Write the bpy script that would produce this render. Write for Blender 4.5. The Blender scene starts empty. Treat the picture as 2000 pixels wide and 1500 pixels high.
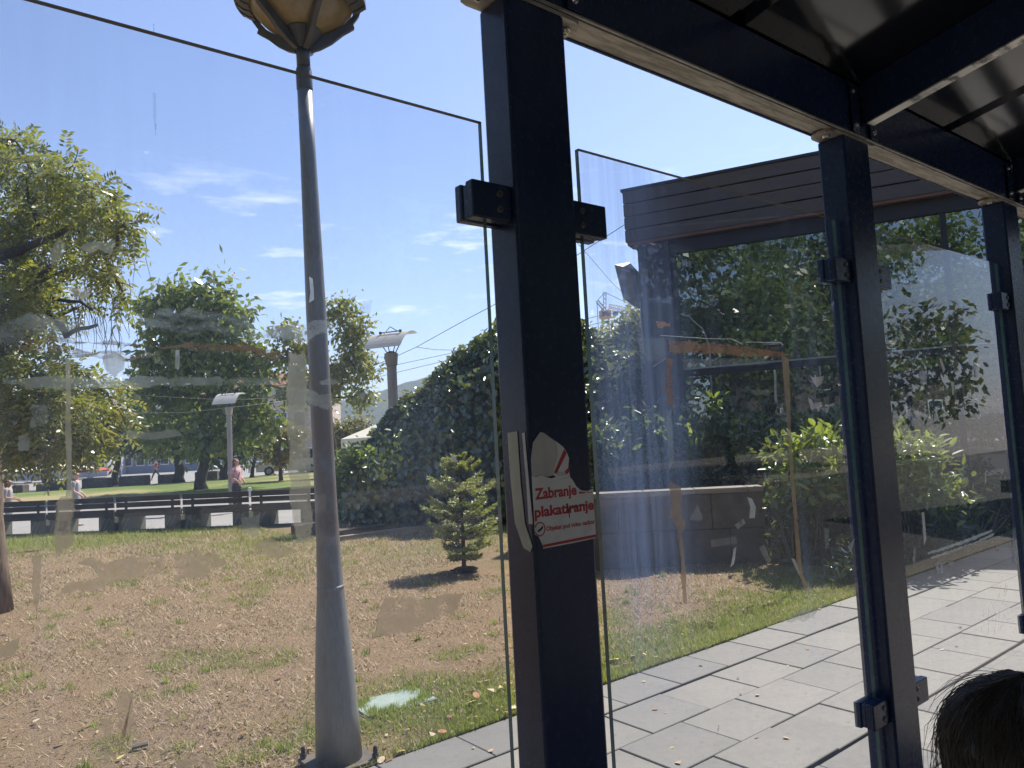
import bpy, math, random
import numpy as np
from mathutils import Vector, noise
sc = bpy.context.scene
COL = sc.collection
R_ = math.radians

# ------------------------------------------------------------------ camera
cam_d = bpy.data.cameras.new('camera'); cam = bpy.data.objects.new('camera', cam_d); COL.objects.link(cam)
RX = Vector((0.7808089721, -0.6225009894, -0.0531964960)); UX = Vector((-0.0030778169, -0.0889772634, 0.9960289020)); FX = Vector((0.6247622556, 0.7775445741, 0.0713901896))
from mathutils import Matrix
m3 = Matrix((RX, UX, -FX)).transposed()
cam.matrix_world = Matrix.Translation((0, 0, 1.65)) @ m3.to_4x4()
cam_d.sensor_width = 36; cam_d.lens = 26.37; cam_d.clip_start = .03; cam_d.clip_end = 5000
sc.camera = cam

# ------------------------------------------------------------------ light
SUN_H, SUN_E = 15.0, 54.0          # heading from +X towards +Y, elevation
world = bpy.data.worlds.new('World'); sc.world = world; world.use_nodes = True
wn = world.node_tree; wn.nodes.clear()
w_out = wn.nodes.new('ShaderNodeOutputWorld'); w_bg = wn.nodes.new('ShaderNodeBackground')
sky = wn.nodes.new('ShaderNodeTexSky'); sky.sky_type = 'NISHITA'; sky.sun_disc = False
sky.sun_elevation = R_(SUN_E); sky.sun_rotation = R_(90 - SUN_H)
sky.altitude = 200; sky.air_density = 1.0; sky.dust_density = .5; sky.ozone_density = 3.5
w_bg.inputs['Strength'].default_value = .088
# thin fair-weather cirrus low over the park, part of the sky itself
tc = wn.nodes.new('ShaderNodeTexCoord'); mp = wn.nodes.new('ShaderNodeMapping'); mp.inputs['Scale'].default_value = (5, 5, 26)
mp.inputs['Rotation'].default_value = (R_(3), R_(-4), 0)
nz = wn.nodes.new('ShaderNodeTexNoise'); nz.inputs['Scale'].default_value = 1.3; nz.inputs['Detail'].default_value = 9; nz.inputs['Roughness'].default_value = .62
rp = wn.nodes.new('ShaderNodeValToRGB'); rp.color_ramp.elements[0].position = .565; rp.color_ramp.elements[1].position = .80
sepz = wn.nodes.new('ShaderNodeSeparateXYZ')
band = wn.nodes.new('ShaderNodeValToRGB')   # cirrus only in a low belt of the sky
band.color_ramp.elements[0].position = .06; band.color_ramp.elements[0].color = (0, 0, 0, 1)
e = band.color_ramp.elements.new(.15); e.color = (1, 1, 1, 1)
e = band.color_ramp.elements.new(.27); e.color = (1, 1, 1, 1)
band.color_ramp.elements[-1].position = .36; band.color_ramp.elements[-1].color = (0, 0, 0, 1)
mul = wn.nodes.new('ShaderNodeMath'); mul.operation = 'MULTIPLY'
cmix = wn.nodes.new('ShaderNodeMix'); cmix.data_type = 'RGBA'; cmix.inputs[7].default_value = (9.0, 9.3, 10.2, 1)
L = wn.links.new
L(tc.outputs['Generated'], mp.inputs[0]); L(mp.outputs[0], nz.inputs['Vector']); L(nz.outputs[0], rp.inputs[0])
L(tc.outputs['Generated'], sepz.inputs[0]); L(sepz.outputs[2], band.inputs[0])
L(rp.outputs[0], mul.inputs[0]); L(band.outputs[0], mul.inputs[1])
tint = wn.nodes.new('ShaderNodeMix'); tint.data_type = 'RGBA'; tint.blend_type = 'MULTIPLY'; tint.inputs[0].default_value = 1; tint.inputs[7].default_value = (1.03, .985, 1.07, 1); L(sky.outputs[0], tint.inputs[6])
L(mul.outputs[0], cmix.inputs[0]); L(tint.outputs[2], cmix.inputs[6]); L(cmix.outputs[2], w_bg.inputs[0]); L(w_bg.outputs[0], w_out.inputs[0])

sd = bpy.data.lights.new('sun', 'SUN'); sd.energy = 4.3; sd.angle = R_(.53); sd.color = (1, .935, .84)
sun = bpy.data.objects.new('sun', sd); COL.objects.link(sun)
sv = Vector((math.cos(R_(SUN_E)) * math.cos(R_(SUN_H)), math.cos(R_(SUN_E)) * math.sin(R_(SUN_H)), math.sin(R_(SUN_E))))
sun.rotation_euler = sv.to_track_quat('Z', 'Y').to_euler(); sun.location = (30, 8, 40)

vs = sc.view_settings; vs.view_transform = 'Standard'; vs.look = 'None'; vs.gamma = 1; vs.exposure = 1.13; vs.use_curve_mapping = False
sc.cycles.use_denoising = True; sc.cycles.transparent_max_bounces = 24; sc.cycles.max_bounces = 10

# ------------------------------------------------------------------ materials
class NT:
    def __init__(s, name):
        s.m = bpy.data.materials.new(name); s.m.use_nodes = True; s.t = s.m.node_tree; s.t.nodes.clear()
        s.out = s.n('OutputMaterial')
    def n(s, typ, **kw):
        x = s.t.nodes.new('ShaderNode' + typ)
        for k, v in kw.items():
            if hasattr(x, k) and k not in x.inputs: setattr(x, k, v)
            else: s.set(x.inputs[k], v)
        return x
    def set(s, sock, v):
        if isinstance(v, bpy.types.NodeSocket): s.t.links.new(v, sock)
        elif isinstance(v, (tuple, list)) and sock.type == 'RGBA' and len(v) == 3: sock.default_value = (*v, 1)
        else: sock.default_value = v
    def noise(s, scale, detail=4, rough=.55, vec=None, stretch=None, coord='Object'):
        tc = s.n('TexCoord'); v = tc.outputs[coord]
        if stretch:
            mp = s.n('Mapping'); s.set(mp.inputs['Vector'], v); mp.inputs['Scale'].default_value = stretch; v = mp.outputs[0]
        x = s.n('TexNoise'); x.inputs['Scale'].default_value = scale; x.inputs['Detail'].default_value = detail; x.inputs['Roughness'].default_value = rough
        s.set(x.inputs['Vector'], v); return x.outputs[0]
    def ramp(s, fac, *stops):
        r = s.n('ValToRGB'); s.set(r.inputs[0], fac); el = r.color_ramp.elements
        while len(el) > len(stops): el.remove(el[-1])
        while len(el) < len(stops): el.new(1)
        for k, (p, c) in zip(el, stops):
            k.position = p; k.color = (c, c, c, 1) if not isinstance(c, tuple) else (*c, 1)
        return r.outputs[0]
    def mix(s, f, a, b):
        x = s.n('Mix', data_type='RGBA'); s.set(x.inputs[0], f); s.set(x.inputs[6], a); s.set(x.inputs[7], b); return x.outputs[2]
    def math(s, op, a, b):
        x = s.n('Math', operation=op); s.set(x.inputs[0], a); s.set(x.inputs[1], b); return x.outputs[0]
    def bump(s, h, d, strength=.5):
        b = s.n('Bump'); s.set(b.inputs['Height'], h); b.inputs['Distance'].default_value = d; b.inputs['Strength'].default_value = strength; return b.outputs[0]
    def pbr(s, col, rough=.6, metal=0., bump=None, spec=.5, coat=0):
        b = s.n('BsdfPrincipled'); s.set(b.inputs['Base Color'], col); s.set(b.inputs['Roughness'], rough); b.inputs['Metallic'].default_value = metal
        b.inputs['Specular IOR Level'].default_value = spec; b.inputs['Coat Weight'].default_value = coat
        if bump: s.set(b.inputs['Normal'], bump)
        s.set(s.out.inputs[0], b.outputs[0]); return s.m
    def mshader(s, f, a, b):
        x = s.n('MixShader'); s.set(x.inputs[0], f); s.set(x.inputs[1], a); s.set(x.inputs[2], b); return x.outputs[0]

def simple(name, c, rough=.6, var=.18, scale=6, metal=0., bumpd=0., spec=.5, stretch=None, dirt=None):
    t = NT(name); nn = t.noise(scale, 5, .6, stretch=stretch)
    lo = tuple(x * (1 - var) for x in c); hi = tuple(min(1, x * (1 + var)) for x in c)
    col = t.ramp(nn, (.3, lo), (.7, hi))
    if dirt:
        n2 = t.noise(dirt[1], 6, .65); col = t.mix(t.ramp(n2, (.52, 0.), (.66, dirt[2])), col, dirt[0])
    return t.pbr(col, rough, metal, t.bump(nn, bumpd) if bumpd else None, spec)

def leaf_mat(name, cols, trans=.4, gloss=.07, rough=.35):
    t = NT(name); g = t.n('NewGeometry')
    r = t.ramp(g.outputs['Random Per Island'], *[(i / max(1, len(cols) - 1), c) for i, c in enumerate(cols)])
    d = t.n('BsdfDiffuse', Color=r)
    tr = t.n('BsdfTranslucent', Color=t.mix(.55, r, (.36, .38, .04)))
    gl = t.n('BsdfGlossy', Color=(1., 1., 1.), Roughness=rough)
    fr = t.n('Fresnel', IOR=1.4)
    s1 = t.mshader(trans, d.outputs[0], tr.outputs[0])
    t.set(t.out.inputs[0], t.mshader(t.math('ADD', t.math('MULTIPLY', fr.outputs[0], .3), gloss * .3), s1, gl.outputs[0]))
    return t.m

M = {}
def mats():
    t = NT('painted steel'); n1 = t.noise(14, 5, .6, stretch=(1, 1, .25)); n2 = t.noise(60, 3)
    n4 = t.noise(3, 7, .72, stretch=(7, 7, .35)); n5 = t.noise(46, 3, .6)
    cs = t.mix(t.ramp(n4, (.52, 0.), (.75, .55)), t.ramp(n1, (.35, (.014, .026, .072)), (.7, (.019, .034, .088))), (.026, .034, .060)); cs = t.mix(t.ramp(n5, (.775, 0.), (.79, .6)), cs, (.075, .07, .065))
    M['steel'] = t.pbr(cs, t.ramp(n2, (.3, .2), (.7, .3)), 0, None, .34)
    t = NT('roof sheet paint'); n1 = t.noise(5, 4); n2 = t.noise(300, 2)
    M['roof'] = t.pbr(t.ramp(n1, (.3, (.007, .008, .010)), (.7, (.010, .011, .013))), .11, 0, t.bump(n1, .004, .10), .75)
    t = NT('dusty zinc'); n1 = t.noise(8, 7, .7, stretch=(1, 7, 1)); n2 = t.noise(40, 5, .7, stretch=(.3, 3, 1))
    M['zinc'] = t.pbr(t.mix(t.ramp(n1, (.42, 0.), (.6, 1.)), (.46, .42, .36), (.20, .18, .15)), t.ramp(n2, (.3, .3), (.7, .6)), .25, t.bump(n2, .001, .4))
    t = NT('lit zinc'); n1 = t.noise(5, 6, .7, stretch=(1, 2.5, 1))
    M['zinc_lit'] = t.pbr(t.mix(t.ramp(n1, (.50, 0.), (.58, 1.)), (.66, .62, .56), (.10, .095, .09)), .3, .45)  # rafter undersides: light reflected from the ground put into the colour, plus dark smears
    M['bolt'] = simple('stainless bolt', (.55, .54, .52), .25, .1, 90, 1.0)
    M['bolt_dark'] = simple('dull screw', (.16, .17, .19), .4, .2, 90, .8)
    for k, cov, tint, stre in (('glass_a', .066, (.52, .66, .92), .04), ('glass_b', .028, (.44, .60, .95), .08), ('glass_c', .030, (.46, .60, .80), .08)):
        t = NT('dirty ' + k)
        tr = t.n('BsdfTransparent', Color=(.945, .962, .978)); gl = t.n('BsdfGlossy', Color=(1., 1., 1.), Roughness=.005); fr = t.n('Fresnel', IOR=1.46)
        gm = t.n('NewGeometry'); base = t.mshader(t.math('MULTIPLY', fr.outputs[0], t.math('SUBTRACT', 1., gm.outputs['Backfacing'])), tr.outputs[0], gl.outputs[0])
        n1 = t.noise(3.2, 6, .62); n2 = t.noise(2.2, 7, .7, stretch=(9, 9, .55)); n3 = t.noise(110, 2); n4 = t.noise(26, 3, .8, stretch=(3, 3, .6)); n5 = t.noise(1.6, 2)
        f = t.math('ADD', t.math('MULTIPLY', t.ramp(n1, (.3, .35), (.75, 1.)), cov * .6), t.math('MULTIPLY', t.math('MULTIPLY', t.ramp(n2, (.5, 0.), (.78, 1.)), t.ramp(n5, (.42, .1), (.62, 1.))), stre))
        f = t.math('ADD', f, t.math('MULTIPLY', t.ramp(n3, (.76, 0.), (.8, 1.)), .025))
        f = t.math('ADD', f, t.math('MULTIPLY', t.ramp(n4, (.77, 0.), (.81, 1.)), .035))
        if k == 'glass_b':      # milky dirt band down the left third; dirt tinted blue like lens flare
            sx = t.n('SeparateXYZ'); t.set(sx.inputs[0], t.n('TexCoord').outputs['Object']); n6 = t.noise(1.5, 4, .6)
            bx = t.math('ADD', sx.outputs[0], t.math('MULTIPLY', n6, .18)); bnd = t.ramp(t.math('ADD', bx, 1.0), (.02, 0.), (.14, 1.), (.24, .9), (.40, 0.))
            n7 = t.noise(2.6, 8, .72, stretch=(14, 14, .5)); f = t.math('ADD', f, t.math('MULTIPLY', t.math('MULTIPLY', t.math('MULTIPLY', bnd, t.ramp(t.math('MULTIPLY', t.math('ADD', sx.outputs[2], t.math('MULTIPLY', n6, .3)), .4), (.46, 0.), (.62, 1.))), t.ramp(n7, (.36, .15), (.66, 1.))), .26))
        d = t.n('BsdfDiffuse', Color=tint); tl = t.n('BsdfTranslucent', Color=tint)
        t.set(t.out.inputs[0], t.mshader(f, base, t.mshader(.6, d.outputs[0], tl.outputs[0]))); M[k] = t.m
    t = NT('glass edge'); n1 = t.noise(30, 3)
    M['glass_edge'] = t.pbr(t.ramp(n1, (.3, (.04, .11, .11)), (.7, (.08, .17, .17))), .15, 0, None, .6)
    M['glass_top'] = simple('dark glass edge', (.05, .05, .045), .5, .3, 40)  # darker tone for the top and bottom edges of the panes
    def film(name, c, alpha, holes=.45, scale=45, stretch=None, trl=.6, gloss=0., thru=.5):
        t = NT(name); ins = t.n('Attribute', attribute_name='inside').outputs['Fac']; n1 = t.math('SUBTRACT', t.noise(scale, 7, .72, stretch=stretch), t.math('MULTIPLY', t.math('SUBTRACT', 1., ins), .17)); n2 = t.noise(9, 4)
        col = t.mix(t.ramp(n2, (.3, 0.), (.7, 1.)), tuple(x * .82 for x in c), c)
        d = t.n('BsdfDiffuse', Color=col); tl = t.n('BsdfTranslucent', Color=col); tr = t.n('BsdfTransparent', Color=(1., 1., 1.))
        s = t.mshader(trl, d.outputs[0], tl.outputs[0])
        rf = t.n('BsdfRefraction', Color=tuple(min(1, .35 + x) for x in c), Roughness=.75, IOR=1.12); s = t.mshader(thru, s, rf.outputs[0])
        if gloss:
            g = t.n('BsdfGlossy', Color=(1., 1., 1.), Roughness=.12); s = t.mshader(gloss, s, g.outputs[0])
        n3 = t.noise(13, 5, .7); a = t.math('MULTIPLY', t.math('MULTIPLY', t.ramp(n1, (holes - .09, 0.), (holes + .10, 1.)), t.ramp(n3, (.28, .45), (.60, 1.))), alpha)
        t.set(t.out.inputs[0], t.mshader(a, tr.outputs[0], s)); M[name] = t.m
    film('tape_grey', (.62, .66, .66), .52, .38)
    film('tape_haze', (.60, .68, .72), .42, .46, 22, (1, 1, 3))
    film('tape_beige', (.66, .62, .54), .82, .30)
    film('tape_ground', (.66, .57, .45), .82, .38, 26)
    film('glue_brown', (.30, .18, .11), .85, .47, 24, (1, 1, 3.2))
    film('tape_orange', (.50, .26, .13), .86, .41, 30, (1, 1, 2.2))
    film('tape_tan', (.50, .36, .25), .92, .28, 36)
    film('paper_scrap', (.80, .70, .68), .96, .2, 60)
    film('tape_clear', (.70, .76, .76), .3, .25, 30, None, .5, .15)
    film('tape_white', (.80, .82, .78), .85, .25, 50)
    film('smear_dark', (.12, .11, .10), .75, .5, 60)
    M['sticker'] = simple('sticker paper', (.80, .75, .74), .6, .06, 20, 0, .0005, .3, None, ((.5, .46, .43), 12, .6))
    M['sticker_torn'] = simple('torn paper back', (.60, .56, .54), .8, .12, 25, 0, .0006, .2, (1, 1, .25))
    M['flap'] = simple('yellowed peeled tape', (.40, .38, .30), .6, .12, 20)
    M['red'] = simple('red print', (.50, .03, .045), .55, .12, 30)
    M['black_print'] = simple('dark print', (.04, .035, .035), .6, .1, 30)
    # ground
    t = NT('paver granite'); o = t.n('ObjectInfo'); n1 = t.noise(170, 3, .7, coord='Object'); n2 = t.noise(2.1, 6, .65); n3 = t.noise(24, 4, .7)
    c0 = t.ramp(n1, (.32, (.135, .127, .114)), (.68, (.25, .235, .211)))
    c1 = t.mix(t.ramp(n2, (.40, 0.), (.66, .8)), c0, (.15, .142, .13))
    c2 = t.mix(t.ramp(n3, (.62, 0.), (.72, .6)), c1, (.09, .086, .08))
    rv = t.ramp(o.outputs['Random'], (0, (.83, .83, .84)), (.5, (.97, .96, .945)), (1, (1.08, 1.055, 1.02)))
    mm = t.n('Mix', data_type='RGBA', blend_type='MULTIPLY'); mm.inputs[0].default_value = 1; t.set(mm.inputs[6], c2); t.set(mm.inputs[7], rv)
    M['paver'] = t.pbr(mm.outputs[2], t.ramp(n3, (.3, .55), (.7, .8)), 0, t.bump(n1, .0012, .5), .35)
    M['joint'] = simple('joint sand', (.05, .044, .036), .95, .35, 40, 0, .004)
    M['asphalt'] = simple('asphalt', (.055, .054, .052), .85, .25, 60, 0, .004)
    M['plaza'] = simple('pale plaza slabs', (.27, .25, .22), .8, .10, .6, 0, 0, .3, None, ((.30, .28, .25), 1.3, .5))
    t = NT('dry lawn soil'); at = t.n('Attribute', attribute_name='green'); n1 = t.noise(70, 6, .75, coord='Object'); n2 = t.noise(5, 6, .65); n3 = t.noise(22, 5, .7, stretch=(1, 2.4, 1))
    c = t.ramp(n1, (.30, (.11, .068, .038)), (.5, (.28, .19, .11)), (.70, (.47, .36, .215)))
    c = t.mix(t.ramp(n2, (.40, 0.), (.62, .6)), c, (.34, .235, .145))
    c = t.mix(t.ramp(n3, (.55, 0.), (.70, .55)), c, (.15, .10, .06))
    gcol = t.ramp(n1, (.3, (.045, .065, .018)), (.7, (.20, .22, .07)))
    c = t.mix(t.math('MULTIPLY', at.outputs['Fac'], .85), c, gcol)
    M['soil'] = t.pbr(c, .95, 0, t.bump(t.math('ADD', n1, n3), .03, .9), .15)
    t = NT('far lawn'); n1 = t.noise(9, 6, .7); n2 = t.noise(.13, 4, .6)
    c = t.ramp(n1, (.3, (.075, .115, .025)), (.7, (.17, .215, .055)))
    c = t.mix(t.ramp(n2, (.47, 0.), (.62, .85)), c, (.34, .27, .13))
    M['far_lawn'] = t.pbr(c, .9, 0, t.bump(n1, .05, .8), .2)
    M['straw'] = leaf_mat('straw', [(.20, .125, .075), (.40, .285, .175), (.54, .42, .27), (.30, .20, .12), (.12, .07, .042)], .2, .02, .6)
    M['blade'] = leaf_mat('grass blade', [(.14, .22, .03), (.23, .32, .05), (.34, .37, .09), (.18, .27, .04), (.42, .38, .15)], .5, .03, .5)
    M['litter'] = leaf_mat('litter', [(.50, .38, .24), (.34, .20, .11), (.55, .46, .24), (.16, .09, .05), (.10, .065, .04), (.46, .34, .22)], .2, .03, .5)
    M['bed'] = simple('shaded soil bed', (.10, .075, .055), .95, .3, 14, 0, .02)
    # concrete, wood, bark
    M['concrete'] = simple('weathered concrete', (.125, .105, .085), .85, .3, 3.5, 0, .006, .3, None, ((.06, .05, .04), 5, .7))
    M['capstone'] = simple('capstone', (.24, .205, .165), .85, .2, 7, 0, .003, .3, None, ((.2, .18, .15), 9, .6))
    M['bench_wood'] = simple('dark stained board', (.055, .045, .038), .7, .3, 7, 0, .003, .3, (1, 1, 6))
    M['bench_block'] = simple('bench concrete block', (.12, .125, .10), .85, .2, 6, 0, .004, .3)
    M['bark'] = simple('furrowed bark', (.17, .125, .09), .95, .55, 22, 0, .03, .2, (1, 1, .18))
    M['bark_dark'] = simple('dark bark', (.075, .06, .05), .95, .45, 9, 0, .02, .2, (1, 1, .25))
    M['twig'] = simple('twig', (.14, .10, .075), .9, .3, 20)
    # lamps
    t = NT('lamp pole paint'); n1 = t.noise(7, 7, .7, stretch=(1, 1, .5)); n2 = t.noise(90, 3, .7, stretch=(1, 1, .2)); n3 = t.noise(2.1, 4, .6)
    c = t.ramp(n2, (.3, (.20, .205, .215)), (.7, (.27, .275, .28)))
    c = t.mix(t.ramp(n1, (.60, 0.), (.68, .7)), c, (.21, .15, .11)); c = t.mix(t.ramp(n3, (.55, 0.), (.66, .4)), c, (.16, .158, .155))
    sz = t.n('SeparateXYZ'); t.set(sz.inputs[0], t.n('TexCoord').outputs['Object']); wb_ = t.ramp(t.math('MULTIPLY', sz.outputs[2], .25), (.20, 0.), (.25, 1.), (.44, 1.), (.56, 0.))
    n6 = t.noise(4.5, 6, .7, stretch=(1, 1, .6)); c = t.mix(t.math('MULTIPLY', wb_, t.ramp(n6, (.42, 0.), (.56, .85))), c, (.21, .155, .12)); n7 = t.noise(30, 5, .75, stretch=(1, 1, .5)); c = t.mix(t.ramp(n7, (.67, 0.), (.71, .8)), c, (.34, .335, .33))
    M['pole'] = t.pbr(c, .42, .15, t.bump(n2, .0006, .4), .5)
    M['lamp_dark'] = simple('lamp head grey paint', (.10, .10, .105), .45, .2, 12, .1)
    t = NT('amber lamp bowl'); n1 = t.noise(11, 6, .7)
    c = t.ramp(n1, (.3, (.42, .30, .15)), (.7, (.60, .47, .28)))
    d = t.n('BsdfDiffuse', Color=c); tl = t.n('BsdfTranslucent', Color=c); g = t.n('BsdfGlossy', Color=(1., 1., 1.), Roughness=.25)
    t.set(t.out.inputs[0], t.mshader(.07, t.mshader(.6, d.outputs[0], tl.outputs[0]), g.outputs[0])); M['bowl'] = t.m
    t = NT('white lamp sheet'); d = t.n('BsdfDiffuse', Color=(.72, .70, .66)); tl = t.n('BsdfTranslucent', Color=(.75, .72, .66)); t.set(t.out.inputs[0], t.mshader(.45, d.outputs[0], tl.outputs[0])); M['sheet'] = t.m
    M['lamp_conc'] = simple('lamp column concrete', (.34, .31, .27), .8, .15, 4, 0, .002, .3, (1, 1, .3))
    M['dark_metal'] = simple('dark metal', (.035, .035, .04), .5, .2, 10)
    M['grey_metal'] = simple('grey metal', (.30, .31, .32), .45, .12, 8, .3)
    M['white_paint'] = simple('white paint', (.75, .75, .73), .5, .06, 5)
    M['manhole'] = simple('green cover', (.25, .305, .26), .8, .15, 9, 0, .002, .3, None, ((.33, .35, .30), 14, .7))
    # kiosk
    t = NT('brown cladding'); n1 = t.noise(3, 5, .6, stretch=(1, 1, 4)); n2 = t.noise(25, 5, .7, stretch=(3, 3, .3))
    c = t.ramp(n1, (.3, (.062, .05, .046)), (.7, (.082, .066, .06))); c = t.mix(t.ramp(n2, (.62, 0.), (.75, .35)), c, (.12, .105, .095))
    M['clad'] = t.pbr(c, .5, 0, None, .4)
    M['soffit'] = simple('brown soffit', (.12, .06, .035), .7, .2, 5)
    M['kiosk_dark'] = simple('kiosk dark wall', (.012, .012, .018), .6, .2, 4)
    t = NT('reflective kiosk glass'); d = t.n('BsdfDiffuse', Color=(.012, .016, .02)); g = t.n('BsdfGlossy', Color=(.80, .92, .95), Roughness=.004); fr = t.n('Fresnel', IOR=1.9)
    n1 = t.noise(1.1, 2); 
    bm = t.bump(n1, .004, .25); t.set(g.inputs['Normal'], bm)
    t.set(t.out.inputs[0], t.mshader(t.math('ADD', t.math('MULTIPLY', fr.outputs[0], .5), .17), d.outputs[0], g.outputs[0])); M['kiosk_glass'] = t.m
    # foliage
    M['leaf_near'] = leaf_mat('near tree leaf', [(.09, .145, .02), (.17, .22, .032), (.26, .28, .04), (.38, .34, .06), (.13, .18, .025), (.32, .21, .07)], .55)
    M['leaf_chestnut'] = leaf_mat('broad leaf', [(.07, .125, .025), (.125, .19, .035), (.20, .255, .055), (.095, .155, .03)], .5)
    M['leaf_pale'] = leaf_mat('pale leaf', [(.15, .19, .04), (.23, .25, .055), (.32, .28, .08), (.18, .21, .05)], .5)
    M['leaf_yellow'] = leaf_mat('yellowing leaf', [(.18, .18, .04), (.26, .21, .05), (.13, .14, .035), (.30, .19, .05)], .35)
    M['leaf_orange'] = leaf_mat('autumn leaf', [(.28, .17, .05), (.20, .16, .045), (.34, .22, .07)], .35)
    M['leaf_dark'] = leaf_mat('dark leaf', [(.026, .055, .016), (.042, .08, .02), (.065, .11, .028)], .3)
    M['leaf_vine'] = leaf_mat('vine leaf', [(.028, .06, .016), (.05, .095, .02), (.10, .16, .035), (.04, .08, .02), (.16, .19, .05)], .35, .25, .28)
    M['leaf_laurel'] = leaf_mat('laurel leaf', [(.03, .07, .015), (.05, .10, .02), (.09, .15, .03), (.045, .085, .018)], .35, .2, .3)
    M['leaf_laurel_lit'] = leaf_mat('sunlit laurel leaf', [(.14, .24, .03), (.22, .32, .04), (.10, .18, .025), (.28, .36, .06)], .55, .15, .35)  # lighter copy of the laurel leaf, sunlight put into its colour
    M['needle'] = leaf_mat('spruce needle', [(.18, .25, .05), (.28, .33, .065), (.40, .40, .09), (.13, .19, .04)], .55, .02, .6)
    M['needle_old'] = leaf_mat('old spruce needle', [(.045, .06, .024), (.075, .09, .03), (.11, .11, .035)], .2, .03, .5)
    t = NT('forested hill'); n1 = t.noise(.11, 6, .7); n2 = t.noise(.012, 4, .6)
    c = t.ramp(n1, (.35, (.012, .026, .010)), (.65, (.06, .085, .03))); c = t.mix(t.ramp(n2, (.5, 0.), (.62, .6)), c, (.07, .09, .035))
    M['hill'] = t.pbr(c, .95, 0, t.bump(n1, 6, 1), .1)
    # people, vehicles, the rest
    for k, c in dict(skin=(.50, .30, .22), skin_pale=(.58, .38, .30), pink=(.62, .36, .36), white_cloth=(.66, .64, .62), grey_cloth=(.34, .33, .33), beige=(.46, .40, .36), navy=(.025, .028, .04), dark_cloth=(.03, .03, .035), blue_cloth=(.12, .18, .32), red_cloth=(.4, .06, .07), hair_brown=(.06, .03, .02), hair_blonde=(.40, .28, .16), hair_red=(.13, .05, .03), shoe=(.05, .045, .04), eye=(.02, .02, .02), lips=(.40, .14, .13)).items():
        M[k] = simple(k, c, .75, .1, 30)
    M['hair_dark'] = simple('dark hair', (.017, .0135, .012), .42, .35, 60, 0, 0, .5)
    M['strand'] = simple('hair strand', (.065, .047, .036), .35, .3, 40)  # strands lighter than the cap, hair sheen put into their colour
    M['van_paint'] = simple('silver van paint', (.50, .51, .53), .25, .04, 3, .3)
    M['car_paint'] = simple('dark car paint', (.05, .06, .08), .22, .06, 3, .2)
    M['tinted'] = simple('tinted window', (.02, .024, .03), .08, .1, 2)
    M['tyre'] = simple('tyre', (.02, .02, .02), .85, .1, 20)
    M['cream_canvas'] = simple('cream canvas', (.68, .62, .47), .85, .06, 4)
    M['white_canvas'] = simple('white canvas', (.78, .76, .70), .85, .06, 4)
    M['red_canvas'] = simple('red canvas', (.40, .08, .07), .85, .08, 4)
    M['shop_wall'] = simple('shop wall', (.42, .42, .44), .85, .12, 1.2)
    M['shop_wall_warm'] = simple('warm plaster', (.52, .42, .33), .85, .12, 1.2)
    M['shop_blue'] = simple('blue shopfront', (.17, .20, .27), .6, .1, 2)
    M['window_dark'] = simple('window glass', (.03, .04, .05), .1, .2, 2)
    M['tile_roof'] = simple('clay roof', (.32, .13, .08), .85, .2, 3)
    M['crane_yellow'] = simple('crane yellow', (.52, .29, .10), .6, .1, 2)
    M['crane_grey'] = simple('crane grey', (.20, .21, .23), .6, .1, 2)
    M['wire'] = simple('wire', (.03, .03, .035), .6, .1, 2)
mats()

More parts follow.
